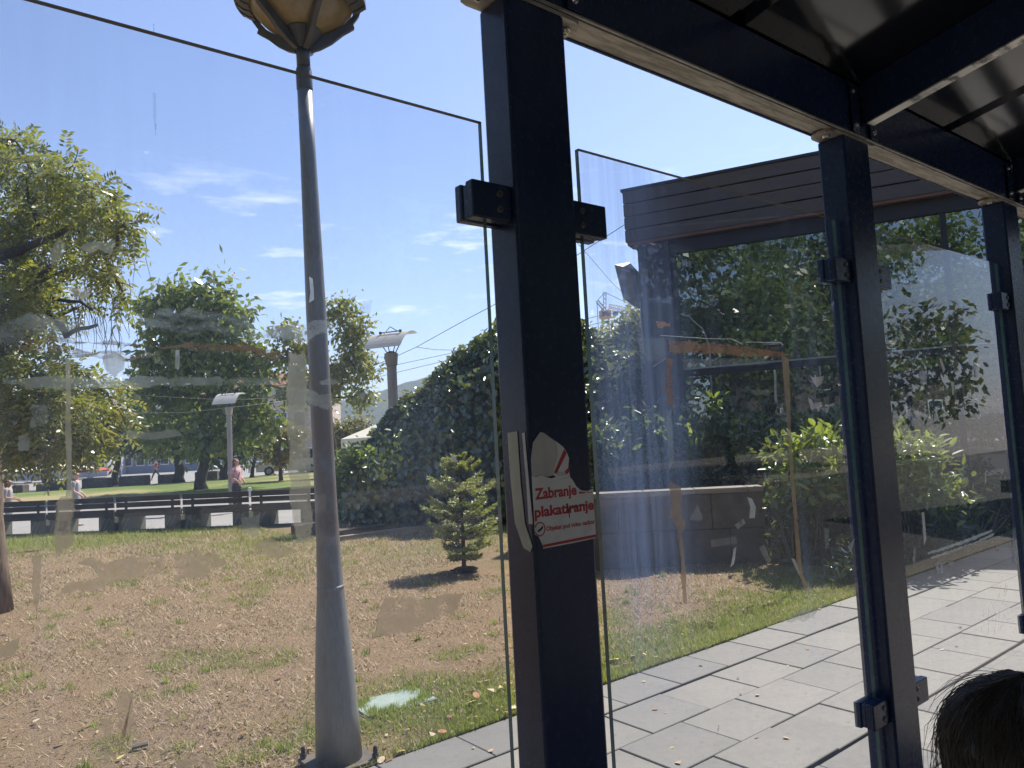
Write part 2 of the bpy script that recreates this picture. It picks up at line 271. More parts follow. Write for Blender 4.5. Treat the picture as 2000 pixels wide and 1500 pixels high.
# ------------------------------------------------------------------ helpers
ORG = {}
class MB:
    def __init__(s): s.v = []; s.f = []; s.mi = []
    def face(s, pts, mi=0):
        b = len(s.v); s.v += [tuple(p) for p in pts]; s.f.append(tuple(range(b, b + len(pts)))); s.mi.append(mi); return s
    def box(s, a, b, mi=0):
        (x0, y0, z0), (x1, y1, z1) = a, b
        return s.hexa([(x0, y0, z0), (x1, y0, z0), (x1, y1, z0), (x0, y1, z0), (x0, y0, z1), (x1, y0, z1), (x1, y1, z1), (x0, y1, z1)], mi)
    def hexa(s, p, mi=0):
        b = len(s.v); s.v += [tuple(q) for q in p]
        for q in ((0, 3, 2, 1), (4, 5, 6, 7), (0, 1, 5, 4), (1, 2, 6, 5), (2, 3, 7, 6), (3, 0, 4, 7)): s.f.append(tuple(b + k for k in q)); s.mi.append(mi)
        return s
    def obox(s, c, ax, ay, az, mi=0):          # centre + three half-axis vectors
        c, ax, ay, az = map(Vector, (c, ax, ay, az))
        return s.hexa([c - ax - ay - az, c + ax - ay - az, c + ax + ay - az, c - ax + ay - az, c - ax - ay + az, c + ax - ay + az, c + ax + ay + az, c - ax + ay + az], mi)
    def tube(s, pts, rad, n=8, cap=True, mi=0):
        pts = [Vector(p) for p in pts]; k = len(pts)
        if not isinstance(rad, (list, tuple)): rad = [rad] * k
        b = len(s.v); prev = None
        for i, p in enumerate(pts):
            d = (pts[min(i + 1, k - 1)] - pts[max(i - 1, 0)])
            d = d.normalized() if d.length > 1e-9 else Vector((0, 0, 1))
            if prev is None: u = d.orthogonal().normalized()
            else: u = (prev - d * prev.dot(d)); u = u.normalized() if u.length > 1e-6 else d.orthogonal().normalized()
            prev = u; w = d.cross(u)
            for j in range(n):
                a = 2 * math.pi * j / n; s.v.append(tuple(p + (u * math.cos(a) + w * math.sin(a)) * rad[i]))
        for i in range(k - 1):
            for j in range(n):
                s.f.append((b + i * n + j, b + i * n + (j + 1) % n, b + (i + 1) * n + (j + 1) % n, b + (i + 1) * n + j)); s.mi.append(mi)
        if cap:
            s.f.append(tuple(b + j for j in reversed(range(n)))); s.mi.append(mi)
            s.f.append(tuple(b + (k - 1) * n + j for j in range(n))); s.mi.append(mi)
        return s
    def prism(s, poly, d, mi=0):               # poly: 3D points of one side, d: extrusion vector
        n = len(poly); b = len(s.v); d = Vector(d)
        s.v += [tuple(Vector(p)) for p in poly] + [tuple(Vector(p) + d) for p in poly]
        s.f.append(tuple(b + i for i in reversed(range(n)))); s.f.append(tuple(b + n + i for i in range(n))); s.mi += [mi, mi]
        for i in range(n): s.f.append((b + i, b + (i + 1) % n, b + n + (i + 1) % n, b + n + i)); s.mi.append(mi)
        return s
    def build(s, name, mat, parent=None, smooth=False, bevel=0):
        o0 = ORG.get(parent.name, Vector((0, 0, 0))) if parent else Vector((0, 0, 0))
        me = bpy.data.meshes.new(name); me.from_pydata([tuple(Vector(v) - o0) for v in s.v], [], s.f)
        return link(name, me, mat, parent, s.mi, smooth, bevel)
def link(name, me, mat, parent=None, mi=None, smooth=False, bevel=0):
    ms = mat if isinstance(mat, (list, tuple)) else [mat]
    for m in ms: me.materials.append(M[m] if isinstance(m, str) else m)
    if mi is not None and len(ms) > 1: me.polygons.foreach_set('material_index', mi)
    if smooth: me.polygons.foreach_set('use_smooth', [True] * len(me.polygons))
    me.update()
    o = bpy.data.objects.new(name, me); COL.objects.link(o)
    if parent: o.parent = parent; ORG[o.name] = ORG.get(parent.name, Vector((0, 0, 0)))
    if bevel:
        b = o.modifiers.new('bevel', 'BEVEL'); b.width = bevel; b.segments = 2; b.limit_method = 'ANGLE'; b.harden_normals = False
    return o
def tag(o, label=None, cat=None, group=None, kind=None):
    if label: o['label'] = label
    if cat: o['category'] = cat
    if group: o['group'] = group
    if kind: o['kind'] = kind
    return o
def thing(name, loc, label, cat, group=None):
    o = bpy.data.objects.new(name, None); COL.objects.link(o); o.location = loc; o.empty_display_size = .1; ORG[o.name] = Vector(loc)
    return tag(o, label, cat, group)
def npmesh(name, V, F, mat, parent=None, smooth=False):
    V = np.asarray(V, np.float32); F = np.asarray(F, np.int32)
    if parent: V = V - np.array(ORG[parent.name], np.float32)
    me = bpy.data.meshes.new(name); me.vertices.add(len(V)); me.vertices.foreach_set('co', V.ravel())
    k = F.shape[1]; me.loops.add(F.size); me.loops.foreach_set('vertex_index', F.ravel())
    me.polygons.add(len(F)); me.polygons.foreach_set('loop_start', np.arange(0, F.size, k, dtype=np.int32))
    me.update(calc_edges=True)
    return link(name, me, mat, parent, None, smooth)
def copy_tree(src, loc, label=None, rz=None, group=None):
    r = src.copy(); COL.objects.link(r); r.location = loc
    if rz is not None: r.rotation_euler[2] = rz
    if label: r['label'] = label
    if group: r['group'] = group
    for ch in list(src.children):
        c = ch.copy(); COL.objects.link(c); c.parent = r
        for g in ch.children:
            d = g.copy(); COL.objects.link(d); d.parent = c
    return r
def nrm(a): return a / np.maximum(np.linalg.norm(a, axis=1, keepdims=True), 1e-9)

def leaf_faces(P, D, N, Ls, Ws, fold=False):
    """P base points, D leaf axis, N normal, per-leaf length and width -> pointed leaves"""
    D = nrm(D); S = nrm(np.cross(D, N)); U = np.cross(S, D); n = len(P); Ls = Ls[:, None]; Ws = Ws[:, None]
    if not fold:
        V = np.stack([P, P + D * Ls * .45 + S * Ws * .5, P + D * Ls, P + D * Ls * .45 - S * Ws * .5], 1).reshape(-1, 3)
        F = (np.arange(n)[:, None] * 4 + np.array([[0, 1, 2, 3]])); return V, F
    up = U * Ws * .16
    V = np.stack([P, P + D * Ls * .28 + S * Ws * .42 + up, P + D * Ls * .68 + S * Ws * .40 + up * .8, P + D * Ls - U * Ws * .12, P + D * Ls * .68 - S * Ws * .40 + up * .8, P + D * Ls * .28 - S * Ws * .42 + up], 1).reshape(-1, 3)
    b = np.arange(n)[:, None] * 6
    F = np.concatenate([b + np.array([[0, 1, 2, 3]]), b + np.array([[0, 3, 4, 5]])], 0); return V, F

def cloud(clumps, n, L, W, seed, per=10, shell=.55, spread=1.3, squash=.8, droop=.35, up=.5, fold=False, pinnate=0, outward=.7):
    """leaves on twigs spread through a set of spherical clumps"""
    rg = np.random.default_rng(seed); C = np.array(clumps, float)
    w = C[:, 3] ** 2.2; w /= w.sum(); m = max(1, n // per)
    ci = rg.choice(len(C), m, p=w); d = nrm(rg.normal(size=(m, 3))); r = C[ci, 3] * (shell + (1 - shell) * rg.random(m)) * rg.uniform(.72, 1.12, m)
    T = C[ci, :3] + d * r[:, None] * np.array([1, 1, squash])
    tw = nrm(d * outward + rg.normal(size=(m, 3)) * .6 + np.array([0, 0, -droop]))
    if pinnate:
        k = pinnate; t = np.tile(np.arange(k), m); idx = np.repeat(np.arange(m), k); step = (t // 2 + .6) * (2 / k)
        side = np.where(t % 2 == 0, 1., -1.)[:, None]; ax = tw[idx]; nn = nrm(np.cross(ax, rg.normal(size=(m, 3))[idx] * .5 + np.array([0, 0, 1.]))); nn_up = np.cross(nn, ax)
        RL = L * 3.2 * rg.uniform(.75, 1.2, m)[idx]
        sag = np.array([0, 0, -1.]) * (step ** 2 * RL * .35)[:, None]
        P = T[idx] + ax * (step * RL)[:, None] + sag
        D = nrm(nn * side * .85 + ax * .6 + np.array([0, 0, -.25]) + rg.normal(size=P.shape) * .12); N = nrm(nn_up + rg.normal(size=P.shape) * .25)
        return leaf_faces(P, D, N, L * rg.uniform(.75, 1.2, len(P)), W * rg.uniform(.8, 1.2, len(P)), False)
    idx = np.repeat(np.arange(m), per); q = len(idx)
    P = T[idx] + rg.normal(size=(q, 3)) * L * spread * .6 + tw[idx] * (rg.random(q) * L * spread)[:, None]
    D = nrm(tw[idx] * .5 + rg.normal(size=(q, 3)) * .7 + np.array([0, 0, -droop])); N = nrm(np.array([0, 0, 1.]) * up + d[idx] * .5 + rg.normal(size=(q, 3)) * .55)
    return leaf_faces(P, D, N, L * rg.uniform(.65, 1.25, q), W * rg.uniform(.7, 1.2, q), fold)

def limb(mb, a, b, r0, r1, rg, bend=.12, n=6, k=5):
    a, b = Vector(a), Vector(b); ln = (b - a).length; pts = []; rr = []
    off = Vector((rg.uniform(-1, 1), rg.uniform(-1, 1), rg.uniform(-.4, 1))) * ln * bend
    for i in range(k):
        t = i / (k - 1); pts.append(a.lerp(b, t) + off * math.sin(math.pi * t) + Vector((rg.uniform(-1, 1), rg.uniform(-1, 1), rg.uniform(-1, 1))) * ln * .025 * (0 < i < k - 1)); rr.append(r0 + (r1 - r0) * t)
    mb.tube(pts, rr, n); return pts
def tree(name, base, label, cat, clumps, n, L, W, mat, seed, r0=.2, fork=None, bark='bark_dark', group=None, **kw):
    """trunk with limbs to every clump, crown of separate leaves"""
    t = thing(name, base, label, cat, group); rg = random.Random(seed); mb = MB(); b = Vector(base)
    C = [Vector(c[:3]) for c in clumps]; ctr = sum(C, Vector()) / len(C)
    fk = Vector(fork) if fork else b.lerp(Vector((ctr.x, ctr.y, min(c.z for c in C))), .9)
    fk = fk if fk.z > b.z + .5 else Vector((fk.x, fk.y, b.z + 1.2))
    k = 7; ph = rg.uniform(0, 6)
    mid = [b.lerp(fk, i / (k - 1)) + Vector((math.sin(i * 1.1 + ph), math.cos(i * .9 + ph), 0)) * r0 * .35 * min(1, i) for i in range(k)]
    mb.tube(mid, [r0 * (1.35 if i == 0 else 1.08 - .45 * i / (k - 1)) for i in range(k)], 12)
    done = [(mid[-1], r0 * .55)]
    for c in sorted(C, key=lambda c: (c - fk).length):
        q, rq = min(done, key=lambda e: (e[0] - c).length + (.0 if e[0].z < c.z + .2 else .6))
        r1 = max(.012, rq * .45); pts = limb(mb, q, c, max(.02, rq * .8), r1, rg)
        done.append((pts[2], rq * .62)); done.append((c, r1))
        for _ in range(3):
            e = c + Vector((rg.gauss(0, 1), rg.gauss(0, 1), rg.gauss(0, .8))).normalized() * clumps[C.index(c)][3] * .9
            limb(mb, pts[rg.choice((2, 3, 4))], e, r1 * .7, .006, rg, .15, 4, 4)
    mb.build('trunk', bark, t, True)
    V, F = cloud(clumps, n, L, W, seed, **kw); o = npmesh('crown', V, F, mat, t)
    return t

# ------------------------------------------------------------------ ground
def sstep(a, b, x):
    t = np.clip((x - a) / (b - a), 0, 1); return t * t * (3 - 2 * t)
def vnoise(x, y, s, seed=0):
    rg = np.random.default_rng(seed); G = rg.random((64, 64)); u = x / s; v = y / s
    i = np.floor(u).astype(int); j = np.floor(v).astype(int); a = u - i; b = v - j; a = a * a * (3 - 2 * a); b = b * b * (3 - 2 * b)
    g = lambda p, q: G[p % 64, q % 64]
    return (g(i, j) * (1 - a) + g(i + 1, j) * a) * (1 - b) + (g(i, j + 1) * (1 - a) + g(i + 1, j + 1) * a) * b
KERB = 3.64
def green(x, y):
    """how green the lawn is at a place: lush along the paving on the right and by the benches, patchy elsewhere"""
    n1 = vnoise(x, y, .55, 1); n2 = vnoise(x, y, 1.7, 2); n3 = vnoise(x, y, .22, 3)
    d = y - KERB
    a = (1 - sstep(.35, 1.25, d + (n1 - .5) * .9 + (n2 - .5) * .5)) * sstep(1.2, 2.3, x + (n1 - .5) * 1.2)
    b = sstep(12.2, 16.5, y + .75 * x + (n2 - .5) * 3 - 3.6) * (.25 + .55 * n2)
    c = sstep(.62, .86, n1 * .55 + n3 * .45) * .55
    e = sstep(7.5, 10.5, y) * .25 * sstep(2.5, 5, x) * n2 * 1.6
    return np.clip(np.maximum.reduce([a, b, c, e]), 0, 1)
BA, BB = Vector((1.647, 21.137, 0)), Vector((6.664, 15.865, 0))
BD = (BB - BA).normalized(); BN = Vector((-BD.y, BD.x, 0))
if BN.y < 0: BN = -BN
def lz(x, y): return (vnoise(x, y, 1.3, 7) - .5) * .045 + (vnoise(x, y, .35, 8) - .5) * .034 + (vnoise(x, y, .16, 9) - .5) * .014

tag(MB().box((-700, -700, -3), (1300, 1300, -.2)).build('ground', 'plaza'), kind='structure')
# near lawn: a gently uneven sheet up to the benches and the planting bed
xs = np.concatenate([np.arange(-14, -2, .5), np.arange(-2, 10.6, .13)]); ys = np.concatenate([np.arange(KERB + .02, 12, .13), np.arange(12, 36, .4)])
X, Y = np.meshgrid(xs, ys); Z = lz(X, Y) * sstep(0, .35, Y - KERB) - .004
tt = (X - BA.x) * BN.x + (Y - BA.y) * BN.y
keep = tt < .30
over = np.clip(tt, None, .3)
V = np.stack([X, Y, Z], -1).reshape(-1, 3); nx = len(xs); ny = len(ys)
I = (np.arange(ny - 1)[:, None] * nx + np.arange(nx - 1)[None]).ravel(); F = np.stack([I, I + 1, I + nx + 1, I + nx], 1)
kf = keep.ravel(); F = F[kf[F].all(1)]
lawn = npmesh('lawn', V, F, 'soil', None, True); tag(lawn, kind='structure')
ga = lawn.data.attributes.new('green', 'FLOAT', 'POINT'); ga.data.foreach_set('value', green(V[:, 0], V[:, 1]).astype(np.float32))
# earth under the lawn so its edge has thickness, seen from behind the benches
c0, c1 = BA - BD * 22 + BN * .3, BA + BD * 9 + BN * .3
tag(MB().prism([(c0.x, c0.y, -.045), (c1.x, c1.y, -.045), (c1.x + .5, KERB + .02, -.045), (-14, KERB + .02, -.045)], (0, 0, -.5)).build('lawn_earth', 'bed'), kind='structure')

# paving: every slab a piece of its own on a bed of sand
pav = tag(MB().box((-6, -1.6, -.5), (16, KERB, -.15)).build('pavement', 'joint'), kind='structure')
rng = random.Random(4)
rows = [(3.279, 3.64, 3.912, .022), (2.878, 3.252, 3.166, .004), (2.478, 2.872, 3.403, .004), (2.082, 2.472, 3.154, .018), (1.672, 2.057, 3.42, .004), (1.272, 1.666, 3.17, .004), (.872, 1.266, 3.40, .004), (.472, .866, 3.15, .004)]
def slab_mesh(w, dpt):
    mb = MB(); b = .004
    mb.hexa([(0, 0, -.145), (w, 0, -.145), (w, dpt, -.145), (0, dpt, -.145), (0, 0, -b), (w, 0, -b), (w, dpt, -b), (0, dpt, -b)])
    mb.hexa([(0, 0, -b), (w, 0, -b), (w, dpt, -b), (0, dpt, -b), (b, b, 0), (w - b, b, 0), (w - b, dpt - b, 0), (b, dpt - b, 0)])
    mb.f = [f for k, f in enumerate(mb.f) if k not in (1, 6)]
    me = bpy.data.meshes.new('paver'); me.from_pydata(mb.v, [], mb.f); me.materials.append(M['paver']); return me
for y0, y1, xo, gap in rows:
    pitch = .5075; me = slab_mesh(pitch - .006, y1 - y0)
    n0 = -int((xo + 2.6) / pitch) if y1 > 1.0 else -4
    for k in range(n0, 15):
        o = bpy.data.objects.new('paver', me); COL.objects.link(o); o.parent = pav
        x = xo + k * pitch; j = rng.uniform(-.003, .003)
        o.location = (x + .003 + rng.uniform(-.001, .001), y0, j - (.0 if y0 > .9 else 0)); o.rotation_euler = (rng.uniform(-.004, .004), rng.uniform(-.004, .004), rng.uniform(-.0012, .0012))
rest = MB()
for k in range(26):
    for j in range(5):
        rest.box((-5.9 + k * .84, -1.58 + j * .41, -.149), (-5.9 + k * .84 + .834, -1.58 + j * .41 + .404, -.004))
tag(rest.build('shelter_floor', 'paver'), kind='structure')
tag(MB().box((-60, -1.86, -.45), (60, -1.6, -.002)).build('kerb', 'capstone'), kind='structure')
tag(MB().box((-120, -11, -.4), (120, -1.86, -.13)).build('road', 'asphalt'), kind='structure')

# far lawn beyond the path, slightly domed
fl = MB()
fa = [(-4.479, 47.441, 0.397), (16.907, 30.338, -0.482), (23.094, 39.511, -0.455), (26.312, 56.19, -0.158), (12.6, 54.338, -0.072), (-6.059, 64.199, -0.201)]
nn = 24
for i in range(nn):
    for j in range(6):
        def q(i, j):
            t = i / nn; f = Vector(fa[0]).lerp(Vector(fa[1]), t); b1 = Vector(fa[5]).lerp(Vector(fa[4]), min(1, t * 1.9)) if t < .526 else Vector(fa[4]).lerp(Vector(fa[3]), (t - .526) / .474)
            p = f.lerp(b1, j / 6); return (p.x, p.y, -.196 + .17 * math.sin(math.pi * j / 6) * (1 if 0 < j < 6 else 0) + .0)
        fl.face([q(i, j), q(i + 1, j), q(i + 1, j + 1), q(i, j + 1)])
tag(fl.build('far_lawn', 'far_lawn', None, True), kind='structure')

# hills far behind the town
hv = []; hf = []
A0 = Vector((562.286, 699.79)).to_3d(); RR = Vector((0.782, -0.623, 0))
ridge = [(-900, 60), (-600, 85), (-350, 70), (-250, 74), (-208, 84), (-150, 98), (-90, 112), (-20, 124), (60, 128), (140, 118), (300, 90), (600, 60), (900, 40)]
def rz_(x):
    for (a, h), (b, k) in zip(ridge, ridge[1:]):
        if a <= x <= b: t = (x - a) / (b - a); t = t * t * (3 - 2 * t); return h + (k - h) * t
    return 40
NX, NY = 150, 10
for i in range(NX + 1):
    x = -900 + 12 * i
    for j in range(NY + 1):
        s = j / NY; back = 340 * s
        z = rz_(x) * math.sin(s * math.pi * .5) * (1 + .0) + (noise.noise((x * .012, s * 3, 1)) * 10 + noise.noise((x * .05, s * 9, 2)) * 4) * s * (1.2 - s)
        p = A0 * (.93 + back / 900) + RR * x; hv.append((p.x, p.y, z - 2))
for i in range(NX):
    for j in range(NY): b = i * (NY + 1) + j; hf.append((b, b + NY + 1, b + NY + 2, b + 1))
h = MB(); h.v = hv; h.f = hf; h.mi = [0] * len(hf); tag(h.build('hills', 'hill', None, True), kind='structure')

# ------------------------------------------------------------------ summer haze in the air
t = NT('haze'); vol = t.n('VolumePrincipled'); vol.inputs['Color'].default_value = (.80, .88, 1, 1); vol.inputs['Density'].default_value = .00042; vol.inputs['Anisotropy'].default_value = .1
t.t.links.new(vol.outputs[0], t.out.inputs['Volume']); M['haze'] = t.m
tag(MB().box((-1500, -1500, -4), (2200, 2200, 175)).build('haze', 'haze'), kind='stuff')

# ------------------------------------------------------------------ bus shelter
PX = [-.380, .835, 2.050, 3.265, 4.480]; PW = .145; PY0, PY1 = 1.0, 1.08
GZ0, GZ1 = .42, 2.216; GLS = [(-.206, .794), (1.033, 2.031), (2.245, 3.244), (3.46, 4.459)]
sh = thing('bus_shelter', (2.05, .2, 0), 'dark painted steel bus shelter with dirty glass panes and torn stickers', 'bus shelter')
for i, x in enumerate(PX):
    p = MB().box((x, PY0, -.02), (x + PW, PY1, 2.455)).build('post', 'steel', sh, False, .006)
    MB().box((x - .05, PY0 - .04, .0035), (x + PW + .05, PY1 + .04, .014)).build('base_plate', 'steel', p)
    # cap plate with rounded ears, bolted to the underside of the beam
    pl = []; a0, a1 = x - .062, x + PW + .062
    for cx_, sg in ((a1 - .03, 1), (a0 + .03, -1)):
        for k in range(7):
            a = R_(-90 + 30 * k) if sg > 0 else R_(90 + 30 * k); pl.append((cx_ + math.cos(a) * .03, 1.04 + math.sin(a) * .037, 2.4553))
    cp = MB().prism(pl, (0, 0, .0075)).build('cap_plate', 'zinc', sh)
    for bx in (x - .034, x + PW + .034):
        b = MB(); b.tube([(bx, 1.036, 2.4551), (bx, 1.036, 2.4515)], .0125, 14); b.tube([(bx, 1.036, 2.4516), (bx, 1.036, 2.4455)], [.0095, .0075], 14); b.tube([(bx, 1.036, 2.4456), (bx, 1.036, 2.4452)], .004, 6, True, 1)
        b.build('bolt', ['bolt', 'dark_metal'], cp)
    for side in (0, 1):
        for zc in (2.065, .867):
            if (i == 0 and side == 0): continue
            if i == len(PX) - 1 and side == 1: continue
            xa, xb = (x - .086, x) if side == 0 else (x + PW, x + PW + .096)
            m = MB(); m.box((xa, 1.012, zc - .033), (xb, 1.0335, zc + .033)); m.box((xa + .004, 1.0335, zc - .03), (xb, 1.0475, zc + .03)); m.box((xa, 1.0475, zc - .033), (xb, 1.066, zc + .033))
            c = m.build('clamp', 'steel', sh, False, .003)
            sx = xb - .028 if side == 0 else xa + .028
            for dz in (-.014, .014):
                s = MB(); s.tube([(sx, 1.0119, zc + dz), (sx, 1.0085, zc + dz)], [.0072, .0055], 12); s.tube([(sx, 1.0086, zc + dz), (sx, 1.0078, zc + dz)], .0026, 6, True, 1); s.build('screw', ['bolt_dark', 'dark_metal'], c)
bm = MB().box((-1.6, 1.0, 2.463), (5.9, 1.006, 2.622)); bm.box((-1.6, 1.006, 2.614), (5.9, 1.075, 2.622)); bm.box((-1.6, 1.069, 2.463), (5.9, 1.075, 2.614))
bm.build('beam', 'steel', sh, False, .0015)
bu = MB().box((-1.6, 1.0062, 2.4632), (5.9, 1.024, 2.4665)); bu.box((-1.6, 1.024, 2.4675), (5.9, 1.0688, 2.4705)); bu.build('beam_underside', 'zinc', sh)
MB().box((-1.6, .9945, 2.4625), (5.9, .9998, 2.4665)).build('beam_lip', 'zinc', sh)
SL = .193
def rz0(y): return 2.500 + (1.0 - y) * SL      # rafter underside
for x in [p + .112 for p in PX]:
    y0, y1 = .992, -1.35
    r = MB(); hh = .128
    r.hexa([(x, y1, rz0(y1) + .004), (x + .034, y1, rz0(y1) + .004), (x + .034, y0, rz0(y0) + .004), (x, y0, rz0(y0) + .004), (x, y1, rz0(y1) + hh), (x + .034, y1, rz0(y1) + hh), (x + .034, y0, rz0(y0) + hh), (x, y0, rz0(y0) + hh)])
    ra = r.build('rafter', 'steel', sh)
    u = MB(); u.hexa([(x - .0015, y1, rz0(y1)), (x + .0355, y1, rz0(y1)), (x + .0355, y0 - .01, rz0(y0 - .01)), (x - .0015, y0 - .01, rz0(y0 - .01)), (x - .0015, y1, rz0(y1) + .0038), (x + .0355, y1, rz0(y1) + .0038), (x + .0355, y0 - .01, rz0(y0 - .01) + .0038), (x - .0015, y0 - .01, rz0(y0 - .01) + .0038)])
    u.build('rafter_underside', 'zinc_lit', ra)
    for tx, zs in ((x - .048, (2.495, 2.592)), (x + .058, (2.492,))):
        tb = MB().box((tx - .02, .9915, 2.47), (tx + .02, .9943, 2.615)).build('fixing_tab', 'steel', sh, False, .0012)
        for z in zs:
            s = MB(); s.tube([(tx, .9915, z), (tx, .986, z)], [.0085, .006], 12); s.build('bolt', 'bolt', tb)
# roof sheet between rafters: two wide pans with a standing lap
rf = MB(); prof_ = []
for p in [-1.6] + [q + .112 for q in PX]:
    prof_ += [(p, 0), (p + .585, 0), (p + .60, .022), (p + .635, .022), (p + .65, 0)]
prof_.append((5.9, 0))
for (xa, za), (xb, zb_) in zip(prof_, prof_[1:]):
    for ya, yb in ((1.16, -.1), (-.1, -1.42)):
        A = [(xa, yb, rz0(yb) + .129 + za), (xb, yb, rz0(yb) + .129 + zb_), (xb, ya, rz0(ya) + .129 + zb_), (xa, ya, rz0(ya) + .129 + za)]; rf.hexa(A + [(p[0], p[1], p[2] + .004) for p in A])
rf.build('roof_sheet', 'roof', sh)
fz = rz0(-1.4) + .05
MB().box((-1.62, -1.46, fz), (5.92, -1.40, fz + .17)).build('fascia', 'steel', sh)

panes = []
for i, (a, b) in enumerate(GLS):
    g = MB(); y0, y1 = 1.036, 1.046
    P = [(a, y0, GZ0), (b, y0, GZ0), (b, y1, GZ0), (a, y1, GZ0), (a, y0, GZ1), (b, y0, GZ1), (b, y1, GZ1), (a, y1, GZ1)]
    for f, mi in (((0, 1, 5, 4), 0), ((2, 3, 7, 6), 0), ((0, 3, 2, 1), 2), ((4, 5, 6, 7), 2), ((1, 2, 6, 5), 1), ((3, 0, 4, 7), 1)):
        g.face([P[k] for k in f], mi)
    panes.append(g.build('glass_pane', [('glass_a', 'glass_b', 'glass_c', 'glass_b')[i], 'glass_edge', 'glass_top'], sh))
panes[0]['label'] = 'wide dusty pane with brown glue smears and tape scraps'
panes[1]['label'] = 'pane with an orange tape rectangle left from a poster'
panes[2]['label'] = 'pane with white streaks and scratched tag'

rg = random.Random(11)
def ragged(poly, amp, step=.012):
    out = []
    for k in range(len(poly)):
        a, b = Vector(poly[k]), Vector(poly[(k + 1) % len(poly)]); n = max(1, int((b - a).length / step)); t = (b - a).normalized() if (b - a).length else Vector((0, 0)); nn = Vector((-t.y, t.x))
        for i in range(n):
            p = a.lerp(b, i / n) + nn * rg.uniform(-amp, amp); out.append((p.x, p.y))
    return out
def scrap(pane, poly, mat, name='tape_scrap', amp=.0022, y=1.0350):
    pts = [Vector(p) for p in ragged(poly, amp)]; n = len(pts); A = sum(pts[i - 1].cross(pts[i]) for i in range(n)) / 2
    if A < 0: pts.reverse(); A = -A
    per = sum((pts[i] - pts[i - 1]).length for i in range(n)); d = min(.0045, .45 * A / per); inn = []
    for i in range(n):
        t = (pts[(i + 1) % n] - pts[i - 1]); t = t.normalized() if t.length else Vector((1, 0)); inn.append(pts[i] + Vector((-t.y, t.x)) * d)
    me = bpy.data.meshes.new(name); V = [(p.x, y, p.y) for p in pts + inn]
    me.from_pydata([tuple(Vector(v) - ORG[pane.name]) for v in V], [], [(i, (i + 1) % n, n + (i + 1) % n, n + i) for i in range(n)] + [tuple(range(n, 2 * n))])
    at = me.attributes.new('inside', 'FLOAT', 'POINT'); at.data.foreach_set('value', [0.] * n + [1.] * n)
    return link(name, me, mat, pane)
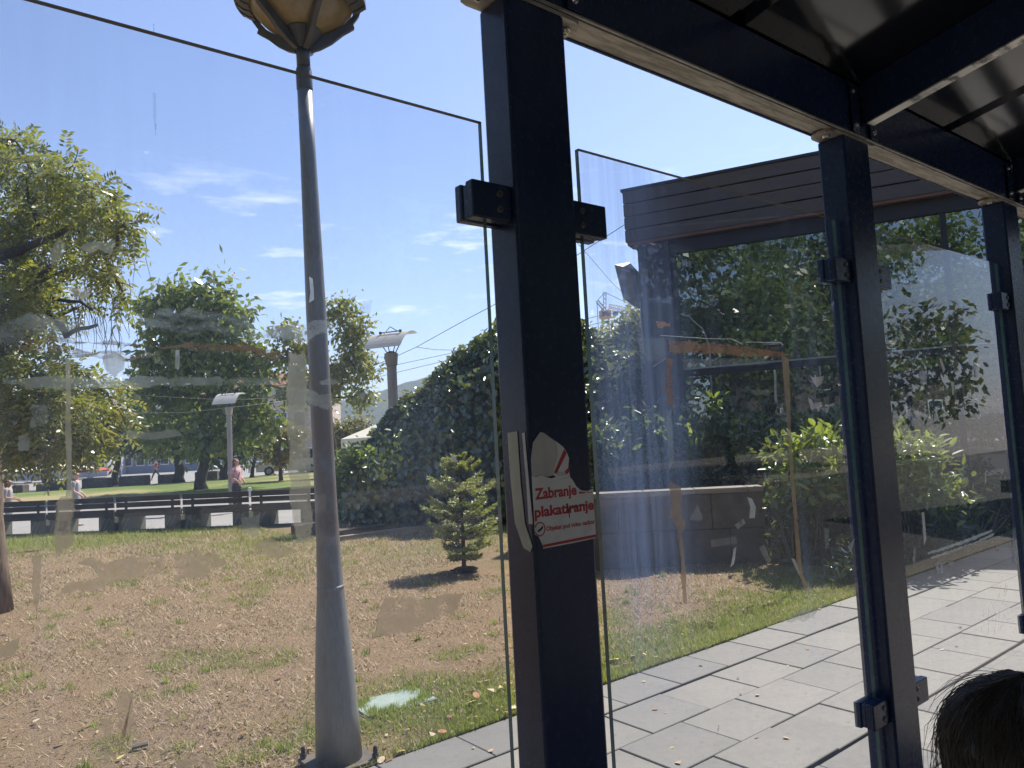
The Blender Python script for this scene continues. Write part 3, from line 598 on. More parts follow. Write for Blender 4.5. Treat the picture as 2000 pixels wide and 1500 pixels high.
S1 = [
 ('tape_haze', .004, [(0.0792, 1.814), (0.1093, 1.8248), (0.2137, 1.8266), (0.2627, 1.8444), (0.3631, 1.8425), (0.3769, 1.823), (0.4217, 1.8312), (0.421, 1.8104), (0.4057, 1.8038), (0.3342, 1.8103), (0.2621, 1.8138), (0.1845, 1.8037), (0.1091, 1.7925), (0.0791, 1.7889)]),
 ('glue_brown', .0022, [(0.0965, 1.7986), (0.1404, 1.7986), (0.2073, 1.7956), (0.2432, 1.7943), (0.3004, 1.8005), (0.3618, 1.7964), (0.4218, 1.7881), (0.4049, 1.7803), (0.3544, 1.7848), (0.2936, 1.7885), (0.2431, 1.7896), (0.1843, 1.7909), (0.1298, 1.792), (0.0989, 1.7927)]),
 ('glue_brown', .0022, [(0.083, 1.7861), (0.1091, 1.7894), (0.1511, 1.7878), (0.1899, 1.7846), (0.2429, 1.7783), (0.2614, 1.7741), (0.2128, 1.7717), (0.1564, 1.7761), (0.109, 1.7791)]),
 ('glue_brown', .0018, [(0.3204, 1.8006), (0.3619, 1.7993), (0.3979, 1.7918), (0.414, 1.782), (0.3756, 1.7796), (0.344, 1.7859), (0.327, 1.7924)]),
 ('tape_grey', .0014, [(0.0814, 1.7498), (0.2126, 1.7522), (0.3967, 1.7524), (0.4204, 1.7475), (0.4, 1.7423), (0.2123, 1.7386), (0.1087, 1.7356), (0.0814, 1.7415)]),
 ('tape_beige', .0006, [(0.1439, 1.7739), (0.1488, 1.774), (0.1504, 1.6091), (0.1435, 1.6097)]),
 ('tape_ground', .0012, [(0.1334, 1.6004), (0.1377, 1.6078), (0.152, 1.6101), (0.1514, 1.5521), (0.1413, 1.5438), (0.1319, 1.5368), (0.1306, 1.5678)]),
 ('tape_ground', .0010, [(0.1085, 1.5441), (0.1166, 1.543), (0.1183, 1.5047), (0.1146, 1.4792), (0.1092, 1.4889)]),
 ('tape_beige', .0016, [(0.4225, 1.7881), (0.4496, 1.7889), (0.4493, 1.7364), (0.4488, 1.6324), (0.4508, 1.5588), (0.4508, 1.515), (0.4263, 1.5167), (0.4185, 1.5765), (0.4176, 1.7071)]),
 ('tape_grey', .0030, [(0.3853, 1.8125), (0.4063, 1.8245), (0.4332, 1.8319), (0.4851, 1.8362), (0.4947, 1.829), (0.4681, 1.8154), (0.4518, 1.8064), (0.4057, 1.8038)]),
 ('tape_grey', .0026, [(0.4184, 1.7327), (0.4339, 1.7401), (0.481, 1.7287), (0.4928, 1.7172), (0.4801, 1.706), (0.4484, 1.7095), (0.4254, 1.7143)]),
 ('tape_grey', .0016, [(0.3485, 1.5659), (0.375, 1.5645), (0.3731, 1.5458), (0.3685, 1.5359), (0.3512, 1.5401)]),
 ('tape_ground', .0040, [(0.1538, 1.5289), (0.1978, 1.53), (0.2493, 1.5266), (0.2513, 1.5071), (0.2156, 1.498), (0.1696, 1.4963), (0.1366, 1.4911), (0.1456, 1.5032), (0.178, 1.5101)]),
 ('tape_ground', .0030, [(0.2596, 1.5233), (0.2879, 1.5293), (0.3136, 1.5205), (0.3298, 1.5035), (0.2999, 1.4913), (0.262, 1.4887)]),
 ('tape_ground', .0030, [(0.5625, 1.42), (0.633, 1.4079), (0.7094, 1.4006), (0.6844, 1.3706), (0.6025, 1.3585), (0.5364, 1.3605), (0.5464, 1.3924), (0.5533, 1.4101)]),
 ('tape_ground', .0020, [(0.1749, 1.3454), (0.1868, 1.341), (0.1902, 1.3055), (0.1833, 1.285), (0.1781, 1.3031)]),
 ('tape_ground', .0026, [(0.1955, 1.37), (0.2124, 1.3646), (0.2095, 1.324), (0.199, 1.3029), (0.1962, 1.3427)]),
 ('tape_ground', .0024, [(0.2607, 1.2725), (0.3073, 1.2611), (0.3093, 1.2375), (0.2603, 1.2527)]),
 ('tape_ground', .0024, [(0.0684, 1.4485), (0.0947, 1.4555), (0.0922, 1.435), (0.0684, 1.4346)]),
 ('tape_ground', .0040, [(0.3613, 1.5292), (0.4043, 1.5281), (0.4224, 1.5115), (0.3817, 1.5015), (0.3642, 1.5088)]),
 ('tape_ground', .0016, [(0.1437, 1.8601), (0.1728, 1.8626), (0.1715, 1.851), (0.1626, 1.8433), (0.1517, 1.8494)]),
 ('tape_grey', .0020, [(0.1264, 1.8974), (0.1388, 1.9228), (0.1458, 1.9135), (0.1423, 1.8941), (0.1295, 1.8852)]),
 ('tape_grey', .0024, [(0.169, 1.9215), (0.1836, 1.92), (0.1987, 1.9252), (0.1961, 1.9084), (0.1829, 1.9089), (0.1699, 1.9022), (0.1622, 1.909)]),
 ('tape_beige', .0020, [(0.183, 1.7774), (0.1984, 1.7817), (0.2106, 1.7755), (0.208, 1.7612), (0.1963, 1.7521), (0.1862, 1.7609)]),
 ('tape_white', .0006, [(0.2698, 1.7878), (0.2755, 1.788), (0.2738, 1.7636), (0.2681, 1.7635)]),
 ('tape_grey', .0016, [(0.2086, 1.684), (0.2721, 1.6844), (0.2764, 1.6775), (0.241, 1.6724), (0.2114, 1.6749)]),
 ('tape_grey', .0014, [(0.0959, 1.6833), (0.1074, 1.6859), (0.1073, 1.665), (0.0973, 1.6644)]),
 ('tape_grey', .0020, [(0.1086, 1.7175), (0.1266, 1.7185), (0.1248, 1.6943), (0.1094, 1.69)]),
 ('tape_white', .0012, [(0.4576, 1.9035), (0.4615, 1.9), (0.4636, 1.8695), (0.457, 1.8636), (0.4592, 1.8806)]),
 ('smear_dark', .0004, [(0.2492, 2.2252), (0.2514, 2.2259), (0.2512, 2.2145), (0.249, 2.2138)]),
 ('tape_grey', .0005, [(0.2485, 2.1318), (0.2529, 2.1315), (0.2515, 2.0871), (0.249, 2.0865)]),
 ('smear_dark', .0004, [(0.249, 2.0879), (0.2522, 2.0886), (0.2513, 2.0738), (0.2497, 2.0734)]),
 ('tape_clear', .0030, [(0.5415, 1.8729), (0.5566, 1.8764), (0.5557, 1.8546), (0.5433, 1.8538)]),
 ('tape_grey', .0015, [(0.4672, 1.7477), (0.4982, 1.7517), (0.4996, 1.7448), (0.4685, 1.7417)]),
 ('tape_grey', .0024, [(0.5249, 1.7246), (0.5491, 1.7458), (0.5504, 1.7347), (0.5357, 1.7175)]),
]
for k, (m, a, q) in enumerate(S1): scrap(panes[0], q, m, 'glue_smear' if m == 'glue_brown' else 'tape_scrap', a * 1.5, 1.0352 - .0005 * (k % 6))
S2 = [
 ('tape_orange', .0016, [(1.2679, 1.8413), (1.4394, 1.8435), (1.5591, 1.8382), (1.7124, 1.8306), (1.7235, 1.8101), (1.5981, 1.8121), (1.4358, 1.8139), (1.265, 1.8136)]),
 ('tape_orange', .0012, [(1.2553, 1.8012), (1.2773, 1.8017), (1.27, 1.7003), (1.2484, 1.7028), (1.2435, 1.7354)]),
 ('tape_orange', .0030, [(1.2305, 1.8825), (1.2807, 1.882), (1.2756, 1.8661), (1.2354, 1.8663)]),
 ('tape_tan', .0008, [(1.7, 1.825), (1.7329, 1.8103), (1.7146, 1.6193), (1.7128, 1.4796), (1.7157, 1.2785), (1.7425, 1.2368), (1.7252, 1.2321), (1.6944, 1.2917), (1.6963, 1.4936), (1.7007, 1.6836)]),
 ('tape_tan', .0018, [(1.2366, 1.5419), (1.2736, 1.5282), (1.27, 1.4639), (1.2823, 1.4518), (1.2663, 1.4301), (1.2691, 1.3467), (1.2675, 1.2856), (1.2543, 1.2879), (1.2565, 1.3697), (1.2536, 1.4359), (1.2338, 1.4678)]),
 ('paper_scrap', .0022, [(1.8237, 1.7682), (1.8956, 1.7702), (1.8791, 1.7483), (1.8541, 1.7361), (1.8361, 1.7508)]),
 ('paper_scrap', .0020, [(1.813, 1.7148), (1.8379, 1.6972), (1.8791, 1.6994), (1.8659, 1.6806), (1.8413, 1.6864), (1.82, 1.6788)]),
 ('paper_scrap', .0016, [(1.8824, 1.6871), (1.9136, 1.6852), (1.8952, 1.6692)]),
 ('tape_white', .0010, [(1.8987, 1.6909), (1.9424, 1.6986), (1.9415, 1.6931), (1.9028, 1.684)]),
 ('tape_white', .0004, [(1.5094, 1.4853), (1.5289, 1.4788), (1.5407, 1.4587), (1.5332, 1.4334), (1.5111, 1.4358), (1.5184, 1.4609)]),
 ('tape_clear', .0004, [(1.3614, 1.4043), (1.4551, 1.4017), (1.4568, 1.3843), (1.3632, 1.3885)]),
 ('tape_clear', .0004, [(1.5386, 1.3643), (1.5603, 1.3709), (1.5863, 1.3281), (1.5686, 1.3235)]),
 ('tape_clear', .0004, [(1.8378, 1.3744), (1.8603, 1.3718), (1.8525, 1.3229), (1.8321, 1.323)]),
 ('tape_white', .0006, [(1.6737, 1.3218), (1.689, 1.3172), (1.7131, 1.2764), (1.7013, 1.2757)]),
 ('tape_white', .0008, [(1.4439, 1.3745), (1.4559, 1.3775), (1.4416, 1.3407), (1.4276, 1.336)]),
 ('tape_white', .0006, [(1.9432, 1.3136), (1.985, 1.3327), (1.9768, 1.3174), (1.9565, 1.2957)]),
 ('tape_grey', .0008, [(1.4505, 1.4274), (1.4871, 1.4372), (1.4976, 1.4256), (1.4646, 1.4154)]),
 ('tape_clear', .0008, [(1.2947, 1.4559), (1.3242, 1.4855), (1.3416, 1.4508), (1.3237, 1.4494)]),
 ('tape_clear', .0010, [(1.3067, 1.8025), (1.6416, 1.8107), (1.6395, 1.7955), (1.313, 1.7801)]),
 ('tape_white', .0008, [(1.3321, 1.794), (1.3392, 1.7942), (1.3326, 1.7827), (1.3255, 1.7826)]),
 ('tape_clear', .0012, [(1.0834, 1.7663), (1.1065, 1.7944), (1.1107, 1.7748), (1.0994, 1.7654)]),
 ('tape_clear', .0012, [(1.1129, 1.7987), (1.1428, 1.8279), (1.1481, 1.8196), (1.1278, 1.7981)]),
 ('tape_clear', .0020, [(1.1626, 1.8414), (1.2597, 1.8432), (1.2587, 1.8013), (1.1925, 1.7932)]),
 ('tape_grey', .0014, [(1.2407, 1.6921), (1.2606, 1.6917), (1.2592, 1.5832), (1.2372, 1.5632)]),
 ('smear_dark', .0030, [(1.2707, 1.2386), (1.3698, 1.2292), (1.3613, 1.2188), (1.2942, 1.2192)]),
 ('smear_dark', .0030, [(1.4576, 1.2362), (1.5059, 1.2412), (1.4993, 1.2217), (1.4691, 1.2193)]),
 ('smear_dark', .0030, [(1.5169, 1.2323), (1.6461, 1.2405), (1.6401, 1.2295), (1.5611, 1.222)]),
 ('tape_grey', .0030, [(1.6201, 1.1826), (1.6895, 1.1963), (1.8129, 1.1867), (1.7507, 1.1652), (1.6628, 1.1696)]),
 ('tape_clear', .0010, [(1.5457, 1.7351), (1.6484, 1.7312), (1.6292, 1.7199), (1.5689, 1.7203)]),
 ('tape_haze', .0010, [(1.6683, 1.6969), (1.6845, 1.6992), (1.7059, 1.6554), (1.6956, 1.6481)]),
 ('smear_dark', .0008, [(1.3445, 1.0174), (1.3514, 1.0145), (1.3438, 0.9964), (1.3384, 0.9958)]),
]
for k, (m, a, q) in enumerate(S2): scrap(panes[1], q, m, 'paper_scrap' if m == 'paper_scrap' else 'tape_scrap', a * 1.5, 1.0352 - .0005 * (k % 6))
S3 = [
 ('tape_white', .0012, [(2.4215, 1.234), (2.4875, 1.2344), (2.7691, 1.2392), (2.9408, 1.2429), (2.9391, 1.236), (2.7663, 1.2277), (2.4855, 1.2253), (2.4237, 1.2275)]),
 ('tape_white', .0012, [(2.4326, 1.2185), (2.5217, 1.2188), (2.7643, 1.2195), (2.9564, 1.2304), (2.9346, 1.2189), (2.7416, 1.214), (2.5582, 1.2106), (2.4384, 1.2115)]),
 ('tape_white', .0008, [(2.4014, 1.3584), (2.4189, 1.3566), (2.4197, 1.2759), (2.3979, 1.2571)]),
 ('tape_grey', .0010, [(2.3304, 1.2674), (2.3456, 1.2579), (2.3163, 1.1988), (2.313, 1.2322)]),
 ('tape_grey', .0012, [(2.4499, 1.1975), (2.4874, 1.1999), (2.4935, 1.1598), (2.4712, 1.1601)]),
 ('tape_grey', .0012, [(2.4929, 1.1913), (2.5229, 1.1901), (2.508, 1.1576), (2.4935, 1.1598)]),
 ('tape_grey', .0012, [(2.5533, 1.1889), (2.5918, 1.1867), (2.6013, 1.1595), (2.5846, 1.1555)]),
 ('paper_scrap', .0004, [(2.6351, 1.8351), (2.6511, 1.8355), (2.6749, 1.7985), (2.6565, 1.788)]),
 ('paper_scrap', .0004, [(2.9203, 1.8203), (2.948, 1.8208), (2.9417, 1.777), (2.9183, 1.775)]),
 ('tape_grey', .0004, [(2.474, 1.7922), (2.5337, 1.7947), (2.5287, 1.7536), (2.4761, 1.7501)]),
 ('tape_white', .0004, [(2.7065, 1.7577), (2.7313, 1.7578), (2.7218, 1.7165), (2.7086, 1.7131)]),
 ('tape_grey', .0010, [(3.118, 1.2295), (3.1529, 1.2255), (3.1379, 1.0982), (3.0976, 1.1004)]),
 ('tape_white', .0004, [(2.9234, 1.4466), (2.937, 1.4456), (2.9259, 1.402), (2.9123, 1.403)]),
]
for k, (m, a, q) in enumerate(S3): scrap(panes[2], q, m, 'paper_scrap' if m == 'paper_scrap' else 'tape_scrap', a * 1.5, 1.0352 - .0005 * (k % 6))
def scratch(pane, lines, mat, name, w=.0011):
    mb = MB()
    for l in lines: mb.tube([(x, 1.0355, z) for x, z in l], w, 4)
    return mb.build(name, mat, pane)
scratch(panes[2], [[(2.9917, 1.0749), (2.9475, 1.017), (2.9246, 1.0018), (2.9672, 0.9838), (2.9841, 0.9931), (2.9457, 1.0103)], [(3.0183, 1.0476), (2.9841, 1.0108)], [(3.031, 1.0403), (2.9906, 0.9991)], [(2.8046, 0.9957), (2.7672, 0.9342), (2.7731, 0.923), (2.8176, 0.9074), (2.8439, 0.992), (2.8724, 0.9441)], [(2.8702, 1.0061), (2.903, 0.9555), (2.8701, 0.9002)], [(2.9386, 0.9836), (2.9087, 0.9062)], [(2.9605, 0.9588), (3.0471, 0.8646)], [(3.1026, 0.9364), (3.0574, 0.9196), (2.9992, 0.9235)], [(2.8972, 0.8982), (2.9698, 0.9221)]], 'tape_grey', 'scratched_tag')
scratch(panes[1], [[(1.8927, 1.1098), (1.8957, 1.0648), (1.906, 0.9845), (1.9111, 0.921)]], 'smear_dark', 'long_scratch', .0009)
scratch(panes[1], [[(1.2437, 1.8503), (1.4022, 1.8502), (1.4995, 1.853), (1.5388, 1.8424)], [(1.552, 1.8478), (1.7039, 1.8523), (1.7145, 1.8449)], [(1.0805, 1.7662), (1.1064, 1.7934)], [(1.0952, 1.7674), (1.1116, 1.7852)], [(1.2553, 1.8012), (1.2139, 1.7829)]], 'tape_white', 'tape_edge', .0007)

# torn notice wrapped round the post beside the wide pane
post = [o for o in sh.children if o.name.startswith('post')][1]
yS = .9988
def flat(name, poly, mat, y, parent, th=.0006):
    return MB().prism([(a, y, b) for a, b in poly], (0, -th, 0)).build(name, mat, parent)
main = [(.8352, 1.583), (.845, 1.580), (.856, 1.583), (.868, 1.578), (.880, 1.575), (.892, 1.577), (.905, 1.572), (.924, 1.575), (.932, 1.566), (.9385, 1.556), (.950, 1.548), (.965, 1.5455), (.9802, 1.5475), (.9802, 1.4588), (.918, 1.457), (.852, 1.4565), (.848, 1.468), (.843, 1.478), (.8352, 1.4825)]
nt = flat('notice_sticker', main, 'sticker', yS, sh); nt['label'] = 'torn white sticker with red lettering on the post'
torn = [(.8355, 1.583), (.8355, 1.612), (.8420, 1.640), (.8600, 1.6575), (.8680, 1.6555), (.885, 1.645), (.8935, 1.640), (.8975, 1.618), (.890, 1.600), (.884, 1.580), (.868, 1.5788), (.856, 1.5838), (.845, 1.581)]
flat('torn_backing', torn, 'sticker_torn', yS, nt)
flat('sticker_remnant', [(.8945, 1.640), (.912, 1.629), (.920, 1.618), (.9245, 1.608), (.9215, 1.592), (.9245, 1.5755), (.905, 1.5725), (.8905, 1.577), (.884, 1.581), (.8905, 1.600), (.898, 1.618)], 'sticker', yS, nt)
flat('red_bar', [(.886, 1.584), (.8935, 1.584), (.9195, 1.6175), (.9135, 1.6245)], 'red', yS - .0007, nt, .0002)
arc = lambda r, a0, a1, n=10: [(.905 + math.cos(R_(a0 + (a1 - a0) * k / n)) * r, 1.606 + math.sin(R_(a0 + (a1 - a0) * k / n)) * r) for k in range(n + 1)]
flat('red_ring', arc(.0285, -70, -45) + arc(.0215, -45, -70), 'red', yS - .0007, nt, .0002)
flat('faded_ring', arc(.0285, -125, -71) + arc(.0215, -71, -125), 'sticker_torn', yS - .0007, nt, .0002)
flat('red_line', [(.8505, 1.4585), (.9801, 1.4605), (.9801, 1.4655), (.8505, 1.4630)], 'red', yS - .0007, nt, .0002)
ring = lambda cx, cz, r, n=20: [(cx + math.cos(2 * math.pi * k / n) * r, cz + math.sin(2 * math.pi * k / n) * r) for k in range(n)]
ro, ri = ring(.8465, 1.4905, .0125), ring(.8465, 1.4905, .0103)
rm = MB()
for k in range(20):
    a, b, c, d = ro[k], ro[(k + 1) % 20], ri[(k + 1) % 20], ri[k]
    if min(a[0], b[0]) > .8345: rm.prism([(q[0], yS - .0007, q[1]) for q in (a, b, c, d)], (0, -.0002, 0))
rm.build('emblem_ring', 'red', nt)
MB().prism([(q[0], yS - .0007, q[1]) for q in [(.840, 1.488), (.849, 1.4925), (.8525, 1.4955), (.8545, 1.493), (.851, 1.489), (.843, 1.4855)]], (0, -.0002, 0)).build('camera_mark', 'black_print', nt)
def lettering(txt, x0, z0, width, hgt, mat, bold=.0):
    c = bpy.data.curves.new('t', 'FONT'); c.body = txt; c.size = 1; c.offset = bold; c.extrude = .01; c.resolution_u = 4
    o = bpy.data.objects.new('t', c); COL.objects.link(o); bpy.context.view_layer.update()
    me = bpy.data.meshes.new_from_object(o.evaluated_get(bpy.context.evaluated_depsgraph_get())); bpy.data.objects.remove(o)
    co = np.array([v.co for v in me.vertices]); a, b = co.min(0), co.max(0)
    for v in me.vertices:
        v.co = Vector((x0 + (v.co.x - a[0]) / (b[0] - a[0]) * width, yS - .0008 - v.co.z * .01, z0 + v.co.y * hgt)) - ORG[nt.name]
    me.materials.clear(); return link('lettering', me, mat, nt)
lettering('Zabranje', .8395, 1.5420, .0985, .026, 'red', .034)
lettering('plakatiranje', .8362, 1.5115, .1430, .025, 'red', .034)
lettering('Objekat pod video nadzor', .8610, 1.4855, .1185, .0112, 'red', .025)
flat('torn_letter_bottoms', [(.944, 1.5425), (.960, 1.5425), (.960, 1.5445), (.944, 1.5465)], 'red', yS - .0008, nt, .0002)
flat('torn_letter_bottoms', [(.9635, 1.5425), (.9760, 1.5425), (.9760, 1.5440), (.9635, 1.5440)], 'red', yS - .0008, nt, .0002)
scr = MB(); scr.tube([(.913, yS - .001, 1.5285), (.916, yS - .001, 1.515), (.917, yS - .001, 1.503)], .0009, 4); scr.tube([(.916, yS - .001, 1.518), (.930, yS - .001, 1.519), (.945, yS - .001, 1.5225), (.962, yS - .001, 1.521)], .0009, 4); scr.build('pen_scribble', 'black_print', nt)
fp = MB().prism([(.8342, 1.058, 1.659), (.8342, 1.030, 1.661), (.8342, 1.028, 1.57), (.8342, 1.022, 1.50), (.8342, 1.005, 1.462), (.8342, 1.012, 1.452), (.8342, 1.030, 1.458), (.8342, 1.050, 1.50), (.8342, 1.056, 1.58)], (-.0008, 0, 0))
fp.build('peeled_tape', 'flap', sh)
fp = MB().prism([(.8343, 1.017, 1.657), (.8343, 1.010, 1.658), (.8343, 1.006, 1.58), (.8343, 1.001, 1.50), (.8343, 1.012, 1.50), (.8343, 1.013, 1.58)], (-.0008, 0, 0)); fp.build('peeled_tape', 'sticker_torn', sh)
# scrap of pink paper on the third post
flat('paper_scrap', [(3.3, 1.8), (3.325, 1.79), (3.33, 1.77), (3.31, 1.765), (3.298, 1.775)], 'paper_scrap', yS, sh)

# ------------------------------------------------------------------ near street lamp
def lean(z): t = (z - 0) / 3.75; return Vector((1.772 - .150 * t, 3.832 - .187 * t, z))
lp = thing('street_lamp', (1.772, 3.832, 0), 'tall tapered grey park lamp with amber bowl and louvred skirt, standing right beside the paving', 'street lamp')
prof = [(.012, .122), (.25, .112), (.43, .104), (.70, .086), (.91, .070), (1.1, .063), (1.31, .058), (1.5, .0565), (2.0, .0545), (2.4, .0525), (3.22, .041), (3.55, .0395)]
MB().tube([lean(z) for z, r in prof], [r for z, r in prof], 28).build('pole', 'pole', lp, True)
MB().tube([lean(.905), lean(.915), lean(.925)], [.0712, .0722, .0702], 28).build('weld_seam', 'pole', lp, True)
MB().tube([lean(3.55), lean(3.56), lean(3.655), lean(3.675)], [.0405, .0425, .0425, .036], 24).build('collar', 'lamp_dark', lp, True)
MB().tube([lean(3.67), lean(3.78)], [.035, .036], 20).build('neck', 'lamp_dark', lp, True)
MB().box((1.61, 3.67, -.01), (1.934, 3.994, .010)).build('base_plate', 'concrete', lp)
for dx, dy in ((-.14, -.14), (.14, -.14), (-.14, .14), (.14, .14)):
    b = MB(); c = (1.772 + dx, 3.832 + dy); b.tube([(*c, .016), (*c, .034)], .018, 6); b.tube([(*c, .034), (*c, .062), (*c, .072)], [.012, .012, .007], 10); b.build('anchor_bolt', 'dark_metal', lp)
HX = lean(3.77)
def lathe(prof, n=32, c=HX, a0=0, a1=360):
    mb = MB(); m = n if a1 - a0 >= 360 else n + 1
    for r, z in prof:
        for k in range(m):
            a = R_(a0 + (a1 - a0) * k / n); mb.v.append((c.x + r * math.cos(a), c.y + r * math.sin(a), c.z + z))
    for i in range(len(prof) - 1):
        for k in range(n):
            k2 = (k + 1) % m; mb.f.append((i * m + k, i * m + k2, (i + 1) * m + k2, (i + 1) * m + k)); mb.mi.append(0)
    return mb
lathe([(.036, 0), (.05, .018), (.078, .052), (.106, .086), (.102, .091), (.06, .091)], 24).build('lower_cone', 'lamp_dark', lp)
lathe([(.100, .0915), (.16, .12), (.215, .16), (.26, .212), (.284, .28), (.288, .352)], 36).build('bowl', 'bowl', lp, True)
lathe([(.0, .53), (.12, .52), (.25, .475), (.33, .41), (.345, .37), (.335, .355), (.290, .353)], 36).build('cap', 'lamp_dark', lp, True)
for k in range(5):
    a = R_(50.7 + 72 * k); d = Vector((math.cos(a), math.sin(a), 0)); s = Vector((-d.y, d.x, 0)) * .013
    inn = [(.038, .005), (.075, .044), (.108, .086), (.165, .118), (.222, .158), (.266, .210), (.290, .28), (.293, .35)]; outr = [(.042, -.012), (.095, .010), (.157, .050), (.217, .105), (.245, .124), (.276, .146), (.268, .166), (.305, .22), (.328, .30), (.330, .35)]
    poly = [HX + d * r + Vector((0, 0, z)) - s for r, z in inn] + [HX + d * r + Vector((0, 0, z)) - s for r, z in reversed(outr)]
    r = MB().prism(poly, s * 2).build('rib', 'lamp_dark', lp)
    # louvred skirt segment between ribs
    if k in (0, 4): continue                # two segments of the skirt are missing at the back
    a0 = 50.7 + 72 * k + 6; seg = MB()
    for j in range(9):
        b0, b1 = R_(a0 + j * 6.7), R_(a0 + j * 6.7 + 6.2)
        for (r0, z0), (r1, z1) in (((.268, .205), (.30, .215)), ((.30, .215), (.335, .24))):
            P = []
            for th in (0, .012):
                for b, r_, z_ in ((b0, r0, z0), (b1, r0, z0), (b1, r1, z1), (b0, r1, z1)): P.append(HX + Vector((math.cos(b) * (r_ - .004 * (j % 2)), math.sin(b) * (r_ - .004 * (j % 2)), z_ + th + .004 * (j % 2))))
            seg.hexa(P)
        P = [HX + Vector((math.cos(b) * r_, math.sin(b) * r_, z_)) for z_ in (.24, .285) for b, r_ in ((b0, .333), (b1, .333), (b1, .341), (b0, .341))]; seg.hexa(P)
    seg.build('skirt_segment', 'lamp_dark', lp)

# ------------------------------------------------------------------ manhole cover
mh = thing('manhole_cover', (2.37, 4.30, 0), 'pale green square cover sunk in the grass beside the lamp', 'manhole cover')
th_ = R_(-4); ax_, ay_ = Vector((math.cos(th_), math.sin(th_), 0)), Vector((-math.sin(th_), math.cos(th_), 0)); cc = Vector((2.40, 4.37, .006))
MB().obox(cc, ax_ * .235, ay_ * .16, (0, 0, .012)).build('lid', 'manhole', mh)
g = MB()
for i in range(14):
    g.obox(cc + ax_ * (-.217 + i * .0334) + Vector((0, 0, .0135)), ax_ * .0155, ay_ * .148, (0, 0, .0014))
for i in range(8): g.obox(cc + ay_ * (-.135 + i * .0386) + Vector((0, 0, .0137)), ax_ * .225, ay_ * .0178, (0, 0, .0016))
g.build('grip_grid', 'manhole', mh)
MB().obox(cc - Vector((0, 0, .006)), ax_ * .25, ay_ * .175, (0, 0, .010)).build('frame', 'concrete', mh)

# ------------------------------------------------------------------ benches along the path
def bench(t0, t1, label):
    b = thing('park_bench', tuple(BA + BD * ((t0 + t1) / 2)), label, 'bench', 'long benches along the path')
    def bx(name, ta, tb, n0, n1, z0, z1, mat, bev=0):
        c = BA + BD * ((ta + tb) / 2) + BN * ((n0 + n1) / 2); return MB().obox((c.x, c.y, (z0 + z1) / 2), BD * ((tb - ta) / 2), BN * ((n1 - n0) / 2), (0, 0, (z1 - z0) / 2)).build(name, mat, b, False, bev)
    for z0, z1 in ((.668, .785), (.540, .652), (.335, .500)): bx('back_plank', t0, t1, .02, .065, z0, z1, 'bench_wood', .004)
    bx('seat_plank', t0, t1, .10, .30, .40, .445, 'bench_wood', .004); bx('seat_plank', t0, t1, .315, .52, .40, .445, 'bench_wood', .004)
    w = .405
    for ta, tb in ((t0 + .015, t0 + w), (t1 - w, t1 - .015)):
        bx('leg_block', ta, tb, .067, .50, -.05, .335, 'bench_block', .008)
        bx('leg_block', ta + .1, tb - .1, .067, .30, .335, .398, 'bench_block')
        bx('back_strap', (ta + tb) / 2 - .03, (ta + tb) / 2 + .03, .067, .083, .30, .77, 'dark_metal')
        for k in (-1, 1):
            c = BA + BD * ((ta + tb) / 2 + k * .055); mb = MB(); mb.tube([(c.x + BD.x * .06, c.y + BD.y * .06, .315), (c.x - BD.x * .07, c.y - BD.y * .07, .06)], .008, 5); mb.build('stay_rod', 'grey_metal', b)
    bx('ground_beam', t0, t1, .03, .12, -.06, .035, 'bench_block')
gaps = [-2.35, -.62, 1.10, 2.82, 4.44, 6.07, 7.66]
names = ['dark plank bench at the far left end of the row', 'dark plank bench behind the near tree trunk, left of the woman in sunglasses', 'dark plank bench in front of the woman in sunglasses', 'dark plank bench in the middle, between the woman in sunglasses and the one in pink', 'dark plank bench in front of the woman in the pink shirt', 'dark plank bench at the right end of the row, half behind the lamp pole']
for a, b, nm in zip(gaps, gaps[1:], names): bench(a + .034, b - .034, nm)

